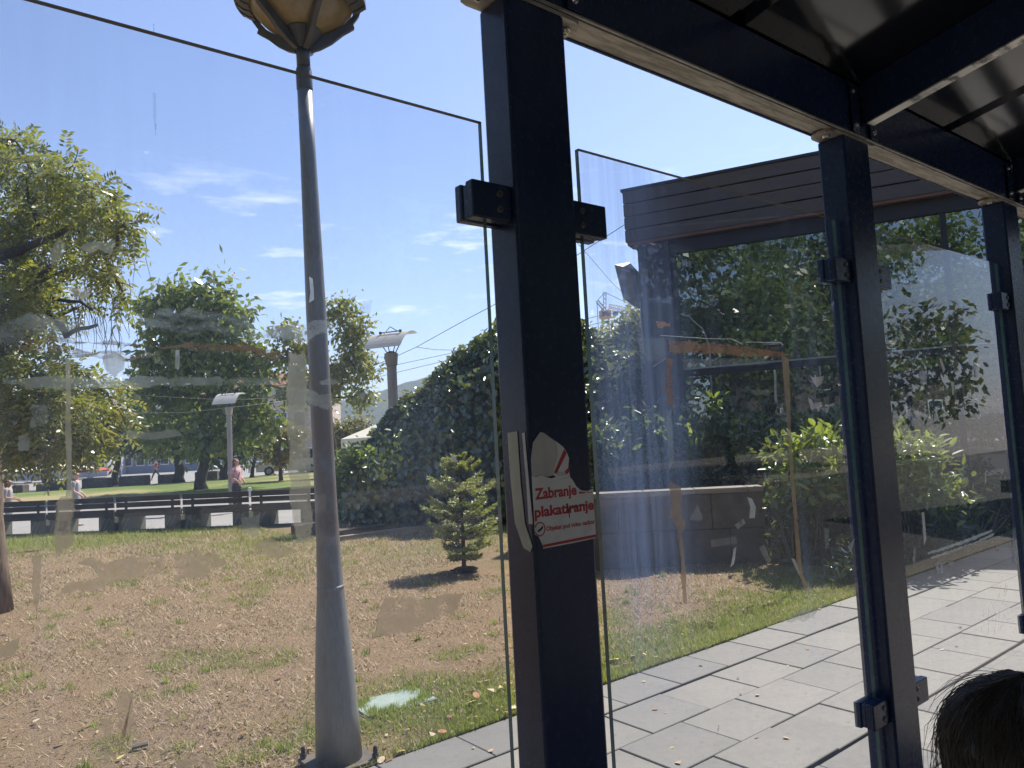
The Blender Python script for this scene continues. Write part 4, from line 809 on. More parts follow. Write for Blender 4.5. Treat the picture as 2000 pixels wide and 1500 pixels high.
# ------------------------------------------------------------------ people
PEND = []
def skin(name, verts, edges, mat, parent, sub=2, root=0):
    me = bpy.data.meshes.new(name); me.from_pydata([v[:3] for v in verts], edges, []); me.materials.append(M[mat])
    o = bpy.data.objects.new(name, me); COL.objects.link(o); o.parent = parent; ORG[o.name] = ORG[parent.name]
    sk = o.modifiers.new('s', 'SKIN'); sk.use_smooth_shade = True
    if not me.skin_vertices: me.skin_vertices.new()
    for i, v in enumerate(verts):
        r = v[3]; d = me.skin_vertices[0].data[i]; d.radius = r if isinstance(r, tuple) else (r, r); d.use_root = (i == root)
    ss = o.modifiers.new('d', 'SUBSURF'); ss.levels = sub; ss.render_levels = sub
    PEND.append(o); return o
def person(loc, rz, h, label, group=None, hair='hair_brown', top='pink', legs='navy', skin_m='skin', dress=False, step=0., armsf=.35, bag=None, long_hair=True, fingers=True, glasses=False, head_turn=0., backpack=None, bulk=1.):
    p = thing('person', loc, label, 'person', group); p.rotation_euler[2] = rz; k = h / 1.75
    S = lambda x, y, z, r: (x * k, y * k, z * k, tuple(q * k for q in r) if isinstance(r, tuple) else r * k)
    q = bulk
    V = [S(0, 0, .95, (.145 * q, .105 * q)), S(0, 0, 1.10, (.125 * q, .095 * q)), S(0, .005, 1.30, (.15 * q, .10 * q)), S(0, .01, 1.44, (.11, .075)), S(0, .0, 1.52, .052), S(0, -.01, 1.585, (.066, .08)), S(0, -.012, 1.66, (.076, .092)), S(0, -.005, 1.715, (.058, .07))]
    E = [(0, 1), (1, 2), (2, 3), (3, 4), (4, 5), (5, 6), (6, 7)]
    def chain(start, pts):
        b = start
        for s in pts: V.append(s); E.append((b, len(V) - 1)); b = len(V) - 1
        return b
    hands = []
    for s in (-1, 1):
        f = armsf
        w = chain(3, [S(s * .185, .01, 1.42, .058), S(s * .225, .03 - .02 * f, 1.16, .042), S(s * (.215 - .15 * f), -.05 - .30 * f, .98 + .14 * f, .029), S(s * (.20 - .19 * f), -.07 - .36 * f, .93 + .12 * f, (.036, .02))])
        b = V[w]; dr = Vector((-s * .25 * f, -.10 - .3 * f, -.9 + .3 * f)).normalized(); sd = Vector((0, -1, 0)).lerp(Vector((s, 0, 0)), 0.1).normalized()
        if fingers:
            for j, ln in enumerate((.062, .072, .068, .052)):
                o_ = sd * (.027 - .018 * j); a1 = Vector(b[:3]) / k + o_ + dr * .045; a2 = a1 + dr * ln * .5; a3 = a2 + (dr + Vector((-s * .5, 0, -.1))).normalized() * ln * .5
                chain(w, [S(*a1, .0095), S(*a2, .0088), S(*a3, .0075)])
            t1 = Vector(b[:3]) / k + sd * .040 + dr * .01; t2 = t1 + (sd * .6 + dr).normalized() * .04; chain(w, [S(*t1, .0105), S(*t2, .0085)])
    for s in (-1, 1):
        st = step * s
        chain(0, [S(s * .085, 0, .88, (.085 * q, .085 * q)), S(s * .09, -st * .35 - .01, .50, .058), S(s * .09, -st * .55 + (.12 if st < 0 else 0), .10 + (.05 if st < 0 else 0), .037), S(s * .095, -st * .55 - .09 + (.12 if st < 0 else 0), .035 + (.02 if st < 0 else 0), (.035, .028)), S(s * .097, -st * .55 - .17 + (.12 if st < 0 else 0), .028, (.032, .02))])
    body = skin('body', V, E, skin_m, p)
    hp = Vector((0, -.012, 1.655)) * k
    def loc_mesh(mb, name, mat, par=p, smooth=False):
        # parts are modelled round the feet, so shift by the thing's place
        mb.v = [tuple(Vector(v) + ORG[p.name]) for v in mb.v]; return mb.build(name, mat, par, smooth)
    for s in (-1, 1): loc_mesh(MB().tube([Vector((s * .032, -.098, 1.652)) * k, Vector((s * .032, -.104, 1.652)) * k], .011 * k if not glasses else .024 * k, 10), 'eye' if not glasses else 'dark_lens', 'eye')
    loc_mesh(MB().tube([Vector((0, -.095, 1.66)) * k, Vector((0, -.118, 1.622)) * k, Vector((0, -.100, 1.614)) * k], [.008 * k, .015 * k, .010 * k], 8), 'nose', skin_m, p, True)
    loc_mesh(MB().tube([Vector((-.024, -.092, 1.588)) * k, Vector((0, -.1, 1.585)) * k, Vector((.024, -.092, 1.588)) * k], [.003 * k, .008 * k, .003 * k], 6), 'mouth', 'lips')
    for s in (-1, 1): loc_mesh(MB().tube([Vector((s * .076, 0, 1.665)) * k, Vector((s * .086, .006, 1.645)) * k, Vector((s * .078, .0, 1.618)) * k], [.010 * k, .016 * k, .008 * k], 7), 'ear', skin_m, p, True)
    HV = [S(0, -.01, 1.74, (.074, .092)), S(0, .028, 1.69, (.104, .098)), S(0, .05, 1.62, (.108, .072))]; HE = [(0, 1), (1, 2)]
    if long_hair: HV += [S(0, .055, 1.54, (.118, .066)), S(0, .06, 1.46, (.105, .05))]; HE += [(2, 3), (3, 4)]
    skin('hair', HV, HE, hair, p, 2)
    q2 = q * 1.13
    TV = [S(0, 0, .93, (.168 * q, .125 * q)), S(0, 0, 1.10, (.128 * q2, .102 * q2)), S(0, .0, 1.30, (.152 * q2, .108 * q2)), S(0, .01, 1.43, (.115, .08)), S(0, .005, 1.485, (.068, .062))]; TE = [(0, 1), (1, 2), (2, 3), (3, 4)]
    for s in (-1, 1):
        TV += [S(s * .187, .01, 1.415, .068), S(s * .21, .022, 1.24, .060)]; n = len(TV); TE += [(3, n - 2), (n - 2, n - 1)]
    if dress:
        TV += [S(0, 0, .72, (.205, .165)), S(0, 0, .48, (.23, .19))]; n = len(TV); TE += [(0, n - 2), (n - 2, n - 1)]
    skin('dress' if dress else 'shirt', TV, TE, top, p, 2)
    if not dress:
        LV = [S(0, 0, 1.0, (.15 * q, .112 * q)), S(0, 0, .92, (.16 * q, .12 * q))]; LE = [(0, 1)]
        for s in (-1, 1):
            st = step * s; n = len(LV); LV += [S(s * .088, 0, .85, .096 * q), S(s * .092, -st * .35 - .008, .50, .075), S(s * .092, -st * .55 + (.12 if st < 0 else 0), .12 + (.05 if st < 0 else 0), .062)]; LE += [(1, n), (n, n + 1), (n + 1, n + 2)]
        skin('trousers', LV, LE, legs, p, 2)
    for s in (-1, 1):
        st = step * s; y = -st * .55 + (.12 if st < 0 else 0)
        loc_mesh(MB().tube([Vector((s * .093, y + .045, .035)) * k, Vector((s * .094, y - .05, .04)) * k, Vector((s * .097, y - .16, .03)) * k, Vector((s * .098, y - .20, .026)) * k], [.038 * k, .045 * k, .038 * k, .02 * k], 10), 'shoe', 'shoe', p, True)
    if bag:
        loc_mesh(MB().tube([Vector((.12, .10, 1.45)) * k, Vector((.02, -.13, 1.30)) * k, Vector((-.13, -.15, 1.06)) * k, Vector((-.20, -.08, .92)) * k], .012 * k, 6), 'bag_strap', 'dark_cloth', p)
        loc_mesh(MB().hexa([Vector(v) * k for v in ((-.25, -.22, .76), (-.17, -.24, .76), (-.16, -.02, .76), (-.24, .0, .76), (-.24, -.19, .96), (-.18, -.21, .96), (-.17, -.05, .96), (-.23, -.03, .96))]), 'bag', bag, p)
    if backpack:
        loc_mesh(MB().hexa([Vector(v) * k for v in ((-.14, .11, 1.0), (.14, .11, 1.0), (.13, .25, 1.02), (-.13, .25, 1.02), (-.12, .10, 1.42), (.12, .10, 1.42), (.10, .20, 1.40), (-.10, .20, 1.40))]), 'backpack', backpack, p)
    return p

def toward(loc, tx, ty): return math.atan2(tx - loc[0], -(ty - loc[1]))
def pl_(p, z=-.2): return (p[0], p[1], z)
pk = (7.878, 23.69, -0.344)
person(pl_(pk), toward(pk, pk[0] + 3.0, pk[1] - 5), 1.66, 'woman in a pink shirt with a dark shoulder bag beside the slim lamp post', hair='hair_red', top='pink', legs='navy', bag='dark_cloth', bulk=1.16)
sb = tag(MB().hexa([Vector(v) + Vector(pl_(pk)) + Vector((.27, -.34, -.10)) for v in ((-.07, -.05, .55), (.09, -.05, .55), (.09, .06, .55), (-.07, .06, .55), (-.04, -.03, .86), (.05, -.03, .86), (.05, .03, .86), (-.04, .03, .86))]).build('shopping_bag', 'white_cloth', None, False, .02), 'small white carrier bag held by the woman in pink', 'bag')
pw = (3.702, 24.824, 0.047)
person(pl_(pw, -.24), toward(pw, pw[0] + 5.0, pw[1] - 2.6), 1.58, 'woman with blonde hair and sunglasses in a pale dress behind the benches', hair='hair_blonde', top='grey_cloth', skin_m='skin_pale', dress=True, glasses=True, long_hair=False)
pa = (2.127, 25.433, 0.186)
person(pl_(pa, -.26), toward(pa, pa[0] + 5.0, pa[1] - 2.4), 1.50, 'woman with red brown hair in grey clothes at the left edge, walking beside the benches', hair='hair_red', top='grey_cloth', legs='grey_cloth', armsf=.8)
pb = (1.923, 26.371, 0.162)
person(pl_(pb, -.24), toward(pb, pb[0] + 5.0, pb[1] - 2.4), 1.62, 'person in white partly cut off by the left edge behind the tree trunk', hair='hair_brown', top='white_cloth', legs='white_cloth', long_hair=False)
pr = (15.28, 65.068, -0.304)
person(pl_(pr), toward(pr, pr[0] - 5, pr[1] - 1.5), 1.62, 'far walker in a pinkish top with a backpack, between the concrete planters', hair='hair_brown', top='red_cloth', legs='dark_cloth', step=.8, fingers=False, backpack='dark_cloth', long_hair=False)
pq = (13.91, 71.29, -0.054)
person(pl_(pq), toward(pq, pq[0] - 2, pq[1] - 4), 1.66, 'far walker in a white top and shorts beside a dark tree trunk', hair='hair_brown', top='white_cloth', legs='blue_cloth', step=.5, fingers=False)
p1 = (21.448, 57.539, -0.3); p2 = (21.631, 56.75, -0.308)
person(pl_(p1), toward(p1, p1[0] - 2, p1[1] - 4), 1.66, 'far figure in dark green clothes, left of the pair in front of the silver van', hair='hair_brown', top='dark_cloth', legs='dark_cloth', fingers=False)
person(pl_(p2), toward(p2, p2[0] + 2, p2[1] - 4), 1.76, 'far figure in black clothes, right of the pair in front of the silver van', hair='hair_dark', top='dark_cloth', legs='dark_cloth', fingers=False, long_hair=False)

# person close by inside the shelter, only the crown of the head in the frame
hc = Vector((1.112, 0.37, 1.203))
fp = person((hc.x, hc.y, -.004), R_(200), 1.25 / 1.735 * 1.75, 'person with tousled dark hair close to the glass, only the head in view', hair='hair_dark', top='navy', legs='dark_cloth', long_hair=True)
# shaggy hair: a lumpy cap plus separate strands and fly-aways
dz = hc.z - .004; rg = random.Random(3)
def hshape(th, ph):
    q = min(th, 1.3); return Vector((math.sin(q) * math.cos(ph), math.sin(q) * math.sin(ph), math.cos(q) - max(0, th - 1.3)))
cap = MB(); NU, NV = 28, 16
hr = (.102, .106, .108)
for j in range(NV + 1):
    th = 2.6 * j / NV
    for i in range(NU):
        ph = 2 * math.pi * i / NU; d = hshape(th, ph)
        r = 1 + .05 * noise.noise(d * 4) + .03 * noise.noise(d * 11)
        cap.v.append((hc.x + d.x * hr[0] * r, hc.y + d.y * hr[1] * r, hc.z + d.z * hr[2] * r))
for j in range(NV):
    for i in range(NU): cap.f.append((j * NU + i, j * NU + (i + 1) % NU, (j + 1) * NU + (i + 1) % NU, (j + 1) * NU + i)); cap.mi.append(0)
hcap = None
ORG_fp = fp.rotation_euler[2]; fp.rotation_euler[2] = 0
for i in range(NU): cap.f.append((i, (i + 1) % NU, (NV + 1) * NU)); cap.mi.append(0)
cap.v.append((hc.x, hc.y, hc.z + hr[2] * 1.0))
hcap = cap.build('hair_cap', 'hair_dark', fp, True)
st = MB(); crown = Vector((hc.x + .01, hc.y + .02, hc.z))
for i in range(2600):
    th0 = rg.uniform(.05, .9); ph = rg.uniform(0, 2 * math.pi); ln = rg.uniform(.8, 1.7); fly = rg.random() < .10; pts = []
    sw = rg.uniform(-.5, .5); lift = rg.uniform(1.0, 1.012) if not fly else rg.uniform(1.05, 1.17); cv = rg.uniform(.0, .12) if fly else rg.uniform(-.01, .008)
    for k in range(6):
        t = k / 5; th = th0 + ln * t; p_ = ph + sw * t; d = hshape(th, p_)
        r = 1 + .05 * noise.noise(d * 4) + .03 * noise.noise(d * 11); r *= 1 + (lift - 1) * t + cv * t * t + .006
        pts.append((hc.x + d.x * hr[0] * r, hc.y + d.y * hr[1] * r, hc.z + d.z * hr[2] * r))
    w = .00045 if fly else .0006
    st.tube(pts, [w, w, w, w * .9, w * .7, w * .3], 3, False)
hs = st.build('hair_strands', 'strand', fp, True); hs['kind'] = 'stuff'

# ------------------------------------------------------------------ slim plaza lamps with a bent white sheet on top
def plaza_lamp(base, top_z, r, sheet_w, rz, label):
    t = thing('plaza_lamp', base, label, 'street lamp', 'plaza lamps with a bent white sheet'); b = Vector(base)
    mb = MB(); n = 16; 
    for z0, z1 in ((base[2], top_z - .26),):
        pts = []
        for k in range(n * 2): a = math.pi * k / n; rr = r * (1 if k % 2 else .9); pts.append((b.x + math.cos(a) * rr, b.y + math.sin(a) * rr, z0))
        mb.prism(pts, (0, 0, z1 - z0))
    mb.build('column', 'lamp_conc', t)
    MB().tube([(b.x, b.y, top_z - .27), (b.x, b.y, top_z - .25), (b.x, b.y, top_z - .02), (b.x, b.y, top_z)], [r * 1.05, r * 1.22, r * 1.42, r * 1.36], 24).build('capital', 'lamp_conc', t)
    for zz in (.18, .30): MB().tube([(b.x, b.y, top_z - .26 - zz - .02), (b.x, b.y, top_z - .26 - zz + .02)], r * 1.03, 20).build('band', 'grey_metal', t)
    c, s = math.cos(rz), math.sin(rz); U = Vector((c, s, 0)); Wv = Vector((-s, c, 0)); zt = top_z + .62; hw = sheet_w / 2
    NU_ = 10; sh_ = MB(); rows_ = []
    for i in range(NU_ + 1):
        v = -1 + 2 * i / NU_; y = v * hw * .80; z = zt + .17 * v - .16 * v * v; rows_.append([b + U * (-hw) + Wv * y + Vector((0, 0, z)), b + U * hw + Wv * y + Vector((0, 0, z))])
    for i in range(NU_):
        a_, b_ = rows_[i], rows_[i + 1]; up_ = Vector((0, 0, .006)); sh_.hexa([a_[0], a_[1], b_[1], b_[0], a_[0] + up_, a_[1] + up_, b_[1] + up_, b_[0] + up_])
    sh_.build('reflector_sheet', 'sheet', t)
    for u, v in ((-.55, -.35), (.55, -.35), (-.55, .55), (.55, .55)):
        e = b + U * (u * hw) + Wv * (v * hw * .8) + Vector((0, 0, zt + .17 * v - .16 * v * v - .004)); mb = MB()
        mb.tube([(b.x + U.x * r * u * 1.2 + Wv.x * r * v, b.y + U.y * r * u * 1.2 + Wv.y * r * v, top_z), e], .011, 6); mb.build('strut', 'dark_metal', t)
    br = MB(); 
    for u in (-.55, .55):
        e = b + U * (u * hw) + Vector((0, 0, zt + .05)); br.tube([e - Vector((0, 0, .03)), e + Vector((0, 0, .02))], .03, 8)
    br.tube([b + U * (-.55 * hw) + Vector((0, 0, zt + .045)), b + U * (.55 * hw) + Vector((0, 0, zt + .045))], .012, 6)
    br.tube([b + Wv * (-hw * .55) + Vector((0, 0, zt - .03)), b + Vector((0, 0, zt + .16)), b + Wv * (hw * .6) + Vector((0, 0, zt + .10))], .010, 6); br.build('tie_bar', 'dark_metal', t)
    MB().tube([(b.x, b.y, top_z), (b.x, b.y, top_z + .03), (b.x, b.y, top_z + .05)], [r * .9, r * .8, .02], 14).build('floodlight', 'dark_metal', t)
l1 = (8.252, 25.383, 3.172); l2 = (8.081, 14.162, 3.606)
plaza_lamp((l1[0], l1[1], -.2), l1[2], .085, .84, R_(-48), 'slim plaza lamp with a bent white sheet, behind the bench beside the woman in pink')
plaza_lamp((l2[0], l2[1], -.2), l2[2], .105, .92, R_(-62), 'plaza lamp with a tilted white sheet rising behind the vine covered mound')

# ------------------------------------------------------------------ kiosk pavilion (brown cladding, mirror glass)
KS = 1.45
KC = Vector((7.53 * KS, 6.65 * KS, 0)); KD = Vector((math.cos(R_(-64)), math.sin(R_(-64)), 0)); KN = Vector((-KD.y, KD.x, 0)) * -1
if KN.dot(Vector((-1, -.4, 0))) < 0: KN = -KN           # outward, towards the lawn
def kz(r): return r * KS + 1.65
ki = thing('kiosk', tuple(KC + KD * 6 - KN * 3), 'dark brown boarded pavilion with large mirror windows behind the laurel hedge', 'building')
def kb(name, t0, t1, n0, n1, z0, z1, mat, par=None, bev=0):
    c = KC + KD * ((t0 + t1) / 2) + KN * ((n0 + n1) / 2); return MB().obox((c.x, c.y, (z0 + z1) / 2), KD * ((t1 - t0) / 2), KN * ((n1 - n0) / 2), (0, 0, (z1 - z0) / 2)).build(name, mat, par or ki, False, bev)
LEN = 15
zt = kz(3.2); zb = kz(2.50); nb = 4
for k in range(nb):
    a = zb + (zt - zb) * k / nb; b = zb + (zt - zb) * (k + 1) / nb
    kb('cladding_board', 0, LEN, .02, .11 + .012 * (k % 2), a + .022, b - .004, 'clad')
    kb('cladding_board', -.09, .0, -7, .12, a + .022, b - .004, 'clad')
kb('cladding_back', 0.01, LEN, -.02, .019, zb, zt - .02, 'kiosk_dark')
kb('roof', -.12, LEN + .1, -7.1, .15, zt, zt + .05, 'kiosk_dark')
kb('soffit', -.06, LEN, -.3, .10, zb - .04, zb + .016, 'soffit')
kb('corner_post', .10, .70, -.28, .0, 0, zb - .045, 'kiosk_dark')
kb('side_wall', .10, .16, -7, -.281, 0, zb - .045, 'clad')
kb('back_wall', .17, LEN, -7, -6.9, 0, zt - .05, 'kiosk_dark')
kb('end_wall', LEN - .1, LEN, -6.89, -.28, 0, zt - .05, 'kiosk_dark')
kb('head_frame', .72, LEN - .12, -.16, -.03, zb - .30, zb - .045, 'kiosk_dark')
tr0, tr1 = kz(.665), kz(.755)
mull = [.72, 5.2, 9.7, LEN - .2]
for a, b in zip(mull, mull[1:]):
    kb('window_pane', a + .09, b, -.125, -.10, tr1 + .03, zb - .302, 'kiosk_glass'); kb('window_pane', a + .09, b, -.125, -.10, .30, tr0, 'kiosk_glass')
    kb('mullion', a, a + .088, -.16, -.05, .25, zb - .302, 'kiosk_dark')
    kb('transom', a + .09, b, -.16, -.06, tr0 + .002, tr1, 'kiosk_dark'); kb('transom_trim', a + .09, b, -.13, -.07, tr1 + .001, tr1 + .028, 'grey_metal')
kb('plinth', .71, LEN, -.2, .02, 0, .248, 'concrete')
# slanting box hung at the near corner
q = [(10.963, 10.176, 4.989), (10.838, 9.653, 4.782), (10.917, 9.641, 4.215), (11.101, 10.128, 4.306)]; back = [(11.568, 10.319, 5.136), (11.332, 9.894, 4.831), (11.39, 9.917, 4.072), (11.637, 10.348, 4.225)]
MB().hexa([q[3], q[2], back[2], back[3], q[0], q[1], back[1], back[0]]).build('slanting_box', 'clad', ki)
MB().tube([(11.121, 9.684, 4.766), (11.079, 9.673, 3.849), (11.051, 9.632, 3.141)], .02, 6).build('downpipe', 'grey_metal', ki)

# ------------------------------------------------------------------ planter wall in front of the hedge, of concrete blocks with cap slabs
wa, wb = Vector((6.05, 7.07, 0)), Vector((7.985, 5.235, 0)); WD = (wb - wa).normalized(); WN = Vector((-WD.y, WD.x, 0))
if WN.y < 0: WN = -WN
wl_ = thing('planter_wall', tuple((wa + wb) / 2), 'low grey concrete planter wall capped with pale slabs, below the hedge', 'wall'); wlen = (wb - wa).length
rg = random.Random(8)
for j in range(2):
    x = -.2 * j; k = 0
    while x < wlen:
        x1 = min(wlen, x + 1.12); a = max(0, x)
        if x1 - a > .05:
            c = wa + WD * ((a + x1) / 2) + WN * (.09 + rg.uniform(-.003, .003)); MB().obox((c.x, c.y, .21 + j * .43), WD * ((x1 - a) / 2 - .005), WN * .09, (0, 0, .212)).build('block', 'concrete', wl_, False, .006)
        x = x1
x = 0
while x < wlen:
    x1 = min(wlen, x + .62); c = wa + WD * ((x + x1) / 2) + WN * .1; MB().obox((c.x, c.y, .885), WD * ((x1 - x) / 2 - .004), WN * .14, (0, 0, .03)).build('cap_slab', 'capstone', wl_, False, .006); x = x1
# soil behind the wall, up to the pavilion
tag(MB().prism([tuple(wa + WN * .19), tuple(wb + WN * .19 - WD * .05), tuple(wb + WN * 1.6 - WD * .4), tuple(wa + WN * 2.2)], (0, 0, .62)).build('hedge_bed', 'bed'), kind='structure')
# long low kerb and soil bed under the vines, a bench-high ledge at its back
kb0, kb1 = Vector((5.85, 12.5, 0)), Vector((12.5, 12.45, 0))
pk_ = thing('planting_bed_kerb', (9, 12.5, 0), 'low pale kerb of the shaded planting bed left of the small spruce', 'kerb')
x = 5.85
while x < 12.5: MB().box((x, 12.42, -.06), (x + .985, 12.56, .075)).build('kerb_stone', 'capstone', pk_, False, .008); x += .99
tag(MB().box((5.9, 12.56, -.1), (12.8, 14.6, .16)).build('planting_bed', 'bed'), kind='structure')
lw = thing('ledge_wall', (10, 14.7, 0), 'dark low ledge wall at the foot of the vines', 'wall')
for k in range(6): MB().box((7.2 + k * 1.0, 14.4, .0), (8.19 + k * 1.0, 14.75, .50)).build('block', 'bench_block', lw, False, .01); MB().box((7.2 + k * 1.0, 14.36, .502), (8.194 + k * 1.0, 14.8, .56)).build('cap_slab', 'capstone', lw, False, .008)

# ------------------------------------------------------------------ hedge and laurel bushes
def bush(name, base, label, cat, clumps, n, L, W, mat, seed, group=None, stems_or_core=True, smat='twig', mats2=None, **kw):
    t = thing(name, base, label, cat, group); rg = random.Random(seed); mb = MB()
    for c in clumps:
        b = Vector(base) + Vector((rg.uniform(-.3, .3), rg.uniform(-.3, .3), 0)); b = Vector((b.x * .35 + c[0] * .65, b.y * .35 + c[1] * .65, base[2]))
        for _ in range(3): limb(mb, b, Vector(c[:3]) + Vector((rg.gauss(0, 1), rg.gauss(0, 1), rg.gauss(0, 1))) * c[3] * .5, .014, .004, rg, .08, 5, 4)
    mb.build('stems_or_core', smat, t)
    V, F = cloud(clumps, n, L, W, seed, **kw); npmesh('foliage', V, F, mat, t)
    if mats2:
        m2, cl2, n2 = mats2; V, F = cloud(cl2, n2, L * 1.05, W * 1.05, seed + 50, **kw); npmesh('lit_foliage', V, F, m2, t)
    return t
hkw = dict(per=9, shell=.35, spread=.9, droop=-.25, up=.9, fold=True, squash=.9)
bush('laurel_hedge', (8.3, 7.2, .5), 'dark green laurel hedge behind the planter wall, in the shade of the pavilion', 'hedge', [(7.685, 7.88, 1.257, 0.298), (7.83, 7.744, 1.469, 0.335), (7.918, 7.714, 1.019, 0.298), (8.091, 7.549, 1.303, 0.335), (8.265, 7.383, 1.588, 0.335), (8.325, 7.383, 1.065, 0.298), (8.556, 7.172, 1.346, 0.372), (8.729, 7.006, 1.63, 0.335), (8.789, 7.009, 1.071, 0.335), (8.992, 6.818, 1.39, 0.372), (9.08, 6.784, 0.977, 0.335), (9.253, 6.592, 1.558, 0.335), (9.37, 6.536, 1.142, 0.372), (9.135, 6.649, 1.973, 0.164), (9.602, 6.324, 1.423, 0.335), (9.661, 6.318, 0.974, 0.372), (9.835, 6.159, 1.185, 0.372), (9.894, 6.152, 0.736, 0.335), (10.066, 5.947, 1.465, 0.298), (10.299, 5.762, 1.449, 0.298), (10.531, 5.57, 1.508, 0.298), (10.648, 5.504, 1.203, 0.335)], 6200, .135, .058, 'leaf_laurel', 31, None, True, 'twig', ('leaf_laurel_lit', [(7.682, 7.355, 1.395, 0.115), (8.772, 6.433, 1.892, 0.1), (8.969, 6.309, 1.522, 0.115), (8.522, 6.679, 1.409, 0.1), (8.185, 6.927, 1.646, 0.1), (9.697, 5.723, 1.543, 0.129), (9.082, 6.239, 1.3, 0.1)], 110), **hkw)
bush('laurel_bush', (7.6, 4.75, .0), 'laurel bush with bright sunlit leaves at the end of the planter wall', 'bush', [(8.125, 4.959, 1.203, 0.255), (8.315, 4.818, 1.069, 0.28), (8.505, 4.656, 1.177, 0.304), (8.695, 4.521, 0.983, 0.304), (8.15, 4.983, 0.717, 0.292), (8.364, 4.829, 0.521, 0.334), (8.601, 4.635, 0.565, 0.365), (8.223, 4.97, 0.228, 0.292), (8.461, 4.789, 0.121, 0.334), (8.698, 4.602, 0.075, 0.334), (8.838, 4.424, 0.791, 0.304), (8.056, 5.086, 0.421, 0.219), (8.887, 4.424, 0.364, 0.334)], 2400, .145, .062, 'leaf_laurel', 32, 'laurel bushes beside the paving', True, 'twig', ('leaf_laurel_lit', [(7.805, 4.695, 1.278, 0.151), (7.986, 4.545, 1.323, 0.162), (8.145, 4.418, 1.312, 0.174), (8.304, 4.297, 1.244, 0.174), (7.897, 4.651, 0.954, 0.186), (8.078, 4.509, 0.912, 0.162), (8.214, 4.406, 0.845, 0.139), (8.304, 4.318, 1.013, 0.174), (7.806, 4.715, 1.047, 0.116)], 760), **hkw)
bush('laurel_bush', (8.2, 3.75, .0), 'laurel bush with sunlit tips seen between the two right hand posts', 'bush', [(8.768, 4.055, 1.214, 0.264), (8.952, 3.92, 1.085, 0.282), (9.113, 3.807, 0.898, 0.282), (9.274, 3.695, 0.712, 0.258), (8.815, 4.061, 0.743, 0.323), (8.999, 3.935, 0.497, 0.341), (9.183, 3.794, 0.426, 0.294), (8.679, 4.207, 0.343, 0.352), (8.909, 4.04, 0.152, 0.305), (9.366, 3.643, 0.472, 0.188), (8.677, 4.149, 0.986, 0.294)], 1900, .125, .056, 'leaf_laurel', 33, 'laurel bushes beside the paving', True, 'twig', ('leaf_laurel_lit', [(8.528, 3.851, 1.338, 0.147), (8.639, 3.775, 1.189, 0.17), (8.772, 3.667, 1.208, 0.136), (8.552, 3.869, 0.941, 0.159), (8.906, 3.599, 0.776, 0.147), (9.039, 3.503, 0.654, 0.125), (8.818, 3.672, 0.754, 0.136), (8.663, 3.806, 0.651, 0.113)], 520), **hkw)
bush('shrub', (9.6, 4.1, .0), 'dark shrub low against the pavilion beside the right hand post', 'bush', [(11.492, 4.241, 0.567, 0.355), (11.714, 4.083, 0.34, 0.341), (11.935, 3.888, 0.537, 0.355), (11.604, 4.203, -0.006, 0.298), (11.854, 4.008, -0.058, 0.298), (11.439, 4.349, -0.136, 0.241), (9.268, 4.158, -0.073, 0.185), (9.612, 4.012, -0.096, 0.199), (9.961, 3.86, -0.095, 0.213), (10.315, 3.704, -0.094, 0.213), (10.675, 3.543, -0.091, 0.213)] + [(7.35 + .27 * k, 3.93 + .05 * (k % 3), .17, .23) for k in range(11)], 2900, .10, .045, 'leaf_dark', 34, None, **hkw)  # low clumps along the paving added to darken the strip there
bush('shrub', tuple(Vector((6.98, 13.79, 0.487))*1), 'bright green bush at the left foot of the vine mound, next to the lamp pole', 'bush', [(6.989, 13.955, 1.408, 0.332), (7.192, 13.808, 1.239, 0.353), (6.828, 14.103, 1.212, 0.311), (7.072, 13.932, 0.937, 0.374), (7.355, 13.692, 1.073, 0.332), (6.813, 14.148, 0.851, 0.27), (7.356, 13.724, 0.711, 0.311)], 1500, .13, .085, 'leaf_laurel_lit', 35, None, per=8, shell=.4, spread=.9, droop=.1, up=.8, fold=True)

# ------------------------------------------------------------------ vine covered pergola
sil = [(655,985),(668,945),(690,905),(712,868),(738,838),(765,802),(790,778),(820,770),(850,728),(880,702),(905,690),(930,668),(955,648),(985,622),(1020,602),(1060,592),(1100,602),(1140,632),(1165,665),(1200,690),(1240,690),(1290,700)]
vm = thing('vine_pergola', (8.466, 11.831, 0.413), 'tall mound of dark broad leaved vines over a hidden frame, behind the small spruce', 'vine')
PT = [(7.061, 15.015, 0.436), (7.171, 14.888, 0.864), (7.357, 14.699, 1.286), (7.544, 14.514, 1.676), (7.764, 14.308, 1.987), (7.994, 14.089, 2.363), (8.206, 13.896, 2.61), (8.462, 13.684, 2.679), (8.716, 13.439, 3.119), (8.971, 13.21, 3.384), (9.184, 13.028, 3.5), (9.396, 12.837, 3.725), (9.609, 12.648, 3.928), (9.864, 12.418, 4.194), (10.162, 12.161, 4.391), (10.503, 11.879, 4.476), (10.844, 11.617, 4.344), (11.186, 11.374, 3.995), (11.401, 11.236, 3.621), (11.7, 11.022, 3.329), (12.041, 10.75, 3.306), (12.468, 10.42, 3.168)]
PBm = [(6.312, 13.433, 0.419), (6.411, 13.354, 0.412), (6.578, 13.22, 0.401), (6.746, 13.086, 0.389), (6.944, 12.928, 0.376), (7.15, 12.764, 0.362), (7.341, 12.612, 0.349), (7.569, 12.43, 0.333), (7.798, 12.248, 0.318), (8.027, 12.065, 0.302), (8.217, 11.913, 0.289), (8.408, 11.761, 0.276), (8.599, 11.61, 0.263), (8.827, 11.427, 0.248), (9.094, 11.215, 0.229), (9.399, 10.971, 0.209), (9.704, 10.728, 0.188), (10.009, 10.485, 0.167), (10.199, 10.333, 0.154), (10.466, 10.121, 0.136), (10.771, 9.877, 0.115), (11.152, 9.574, 0.089)]
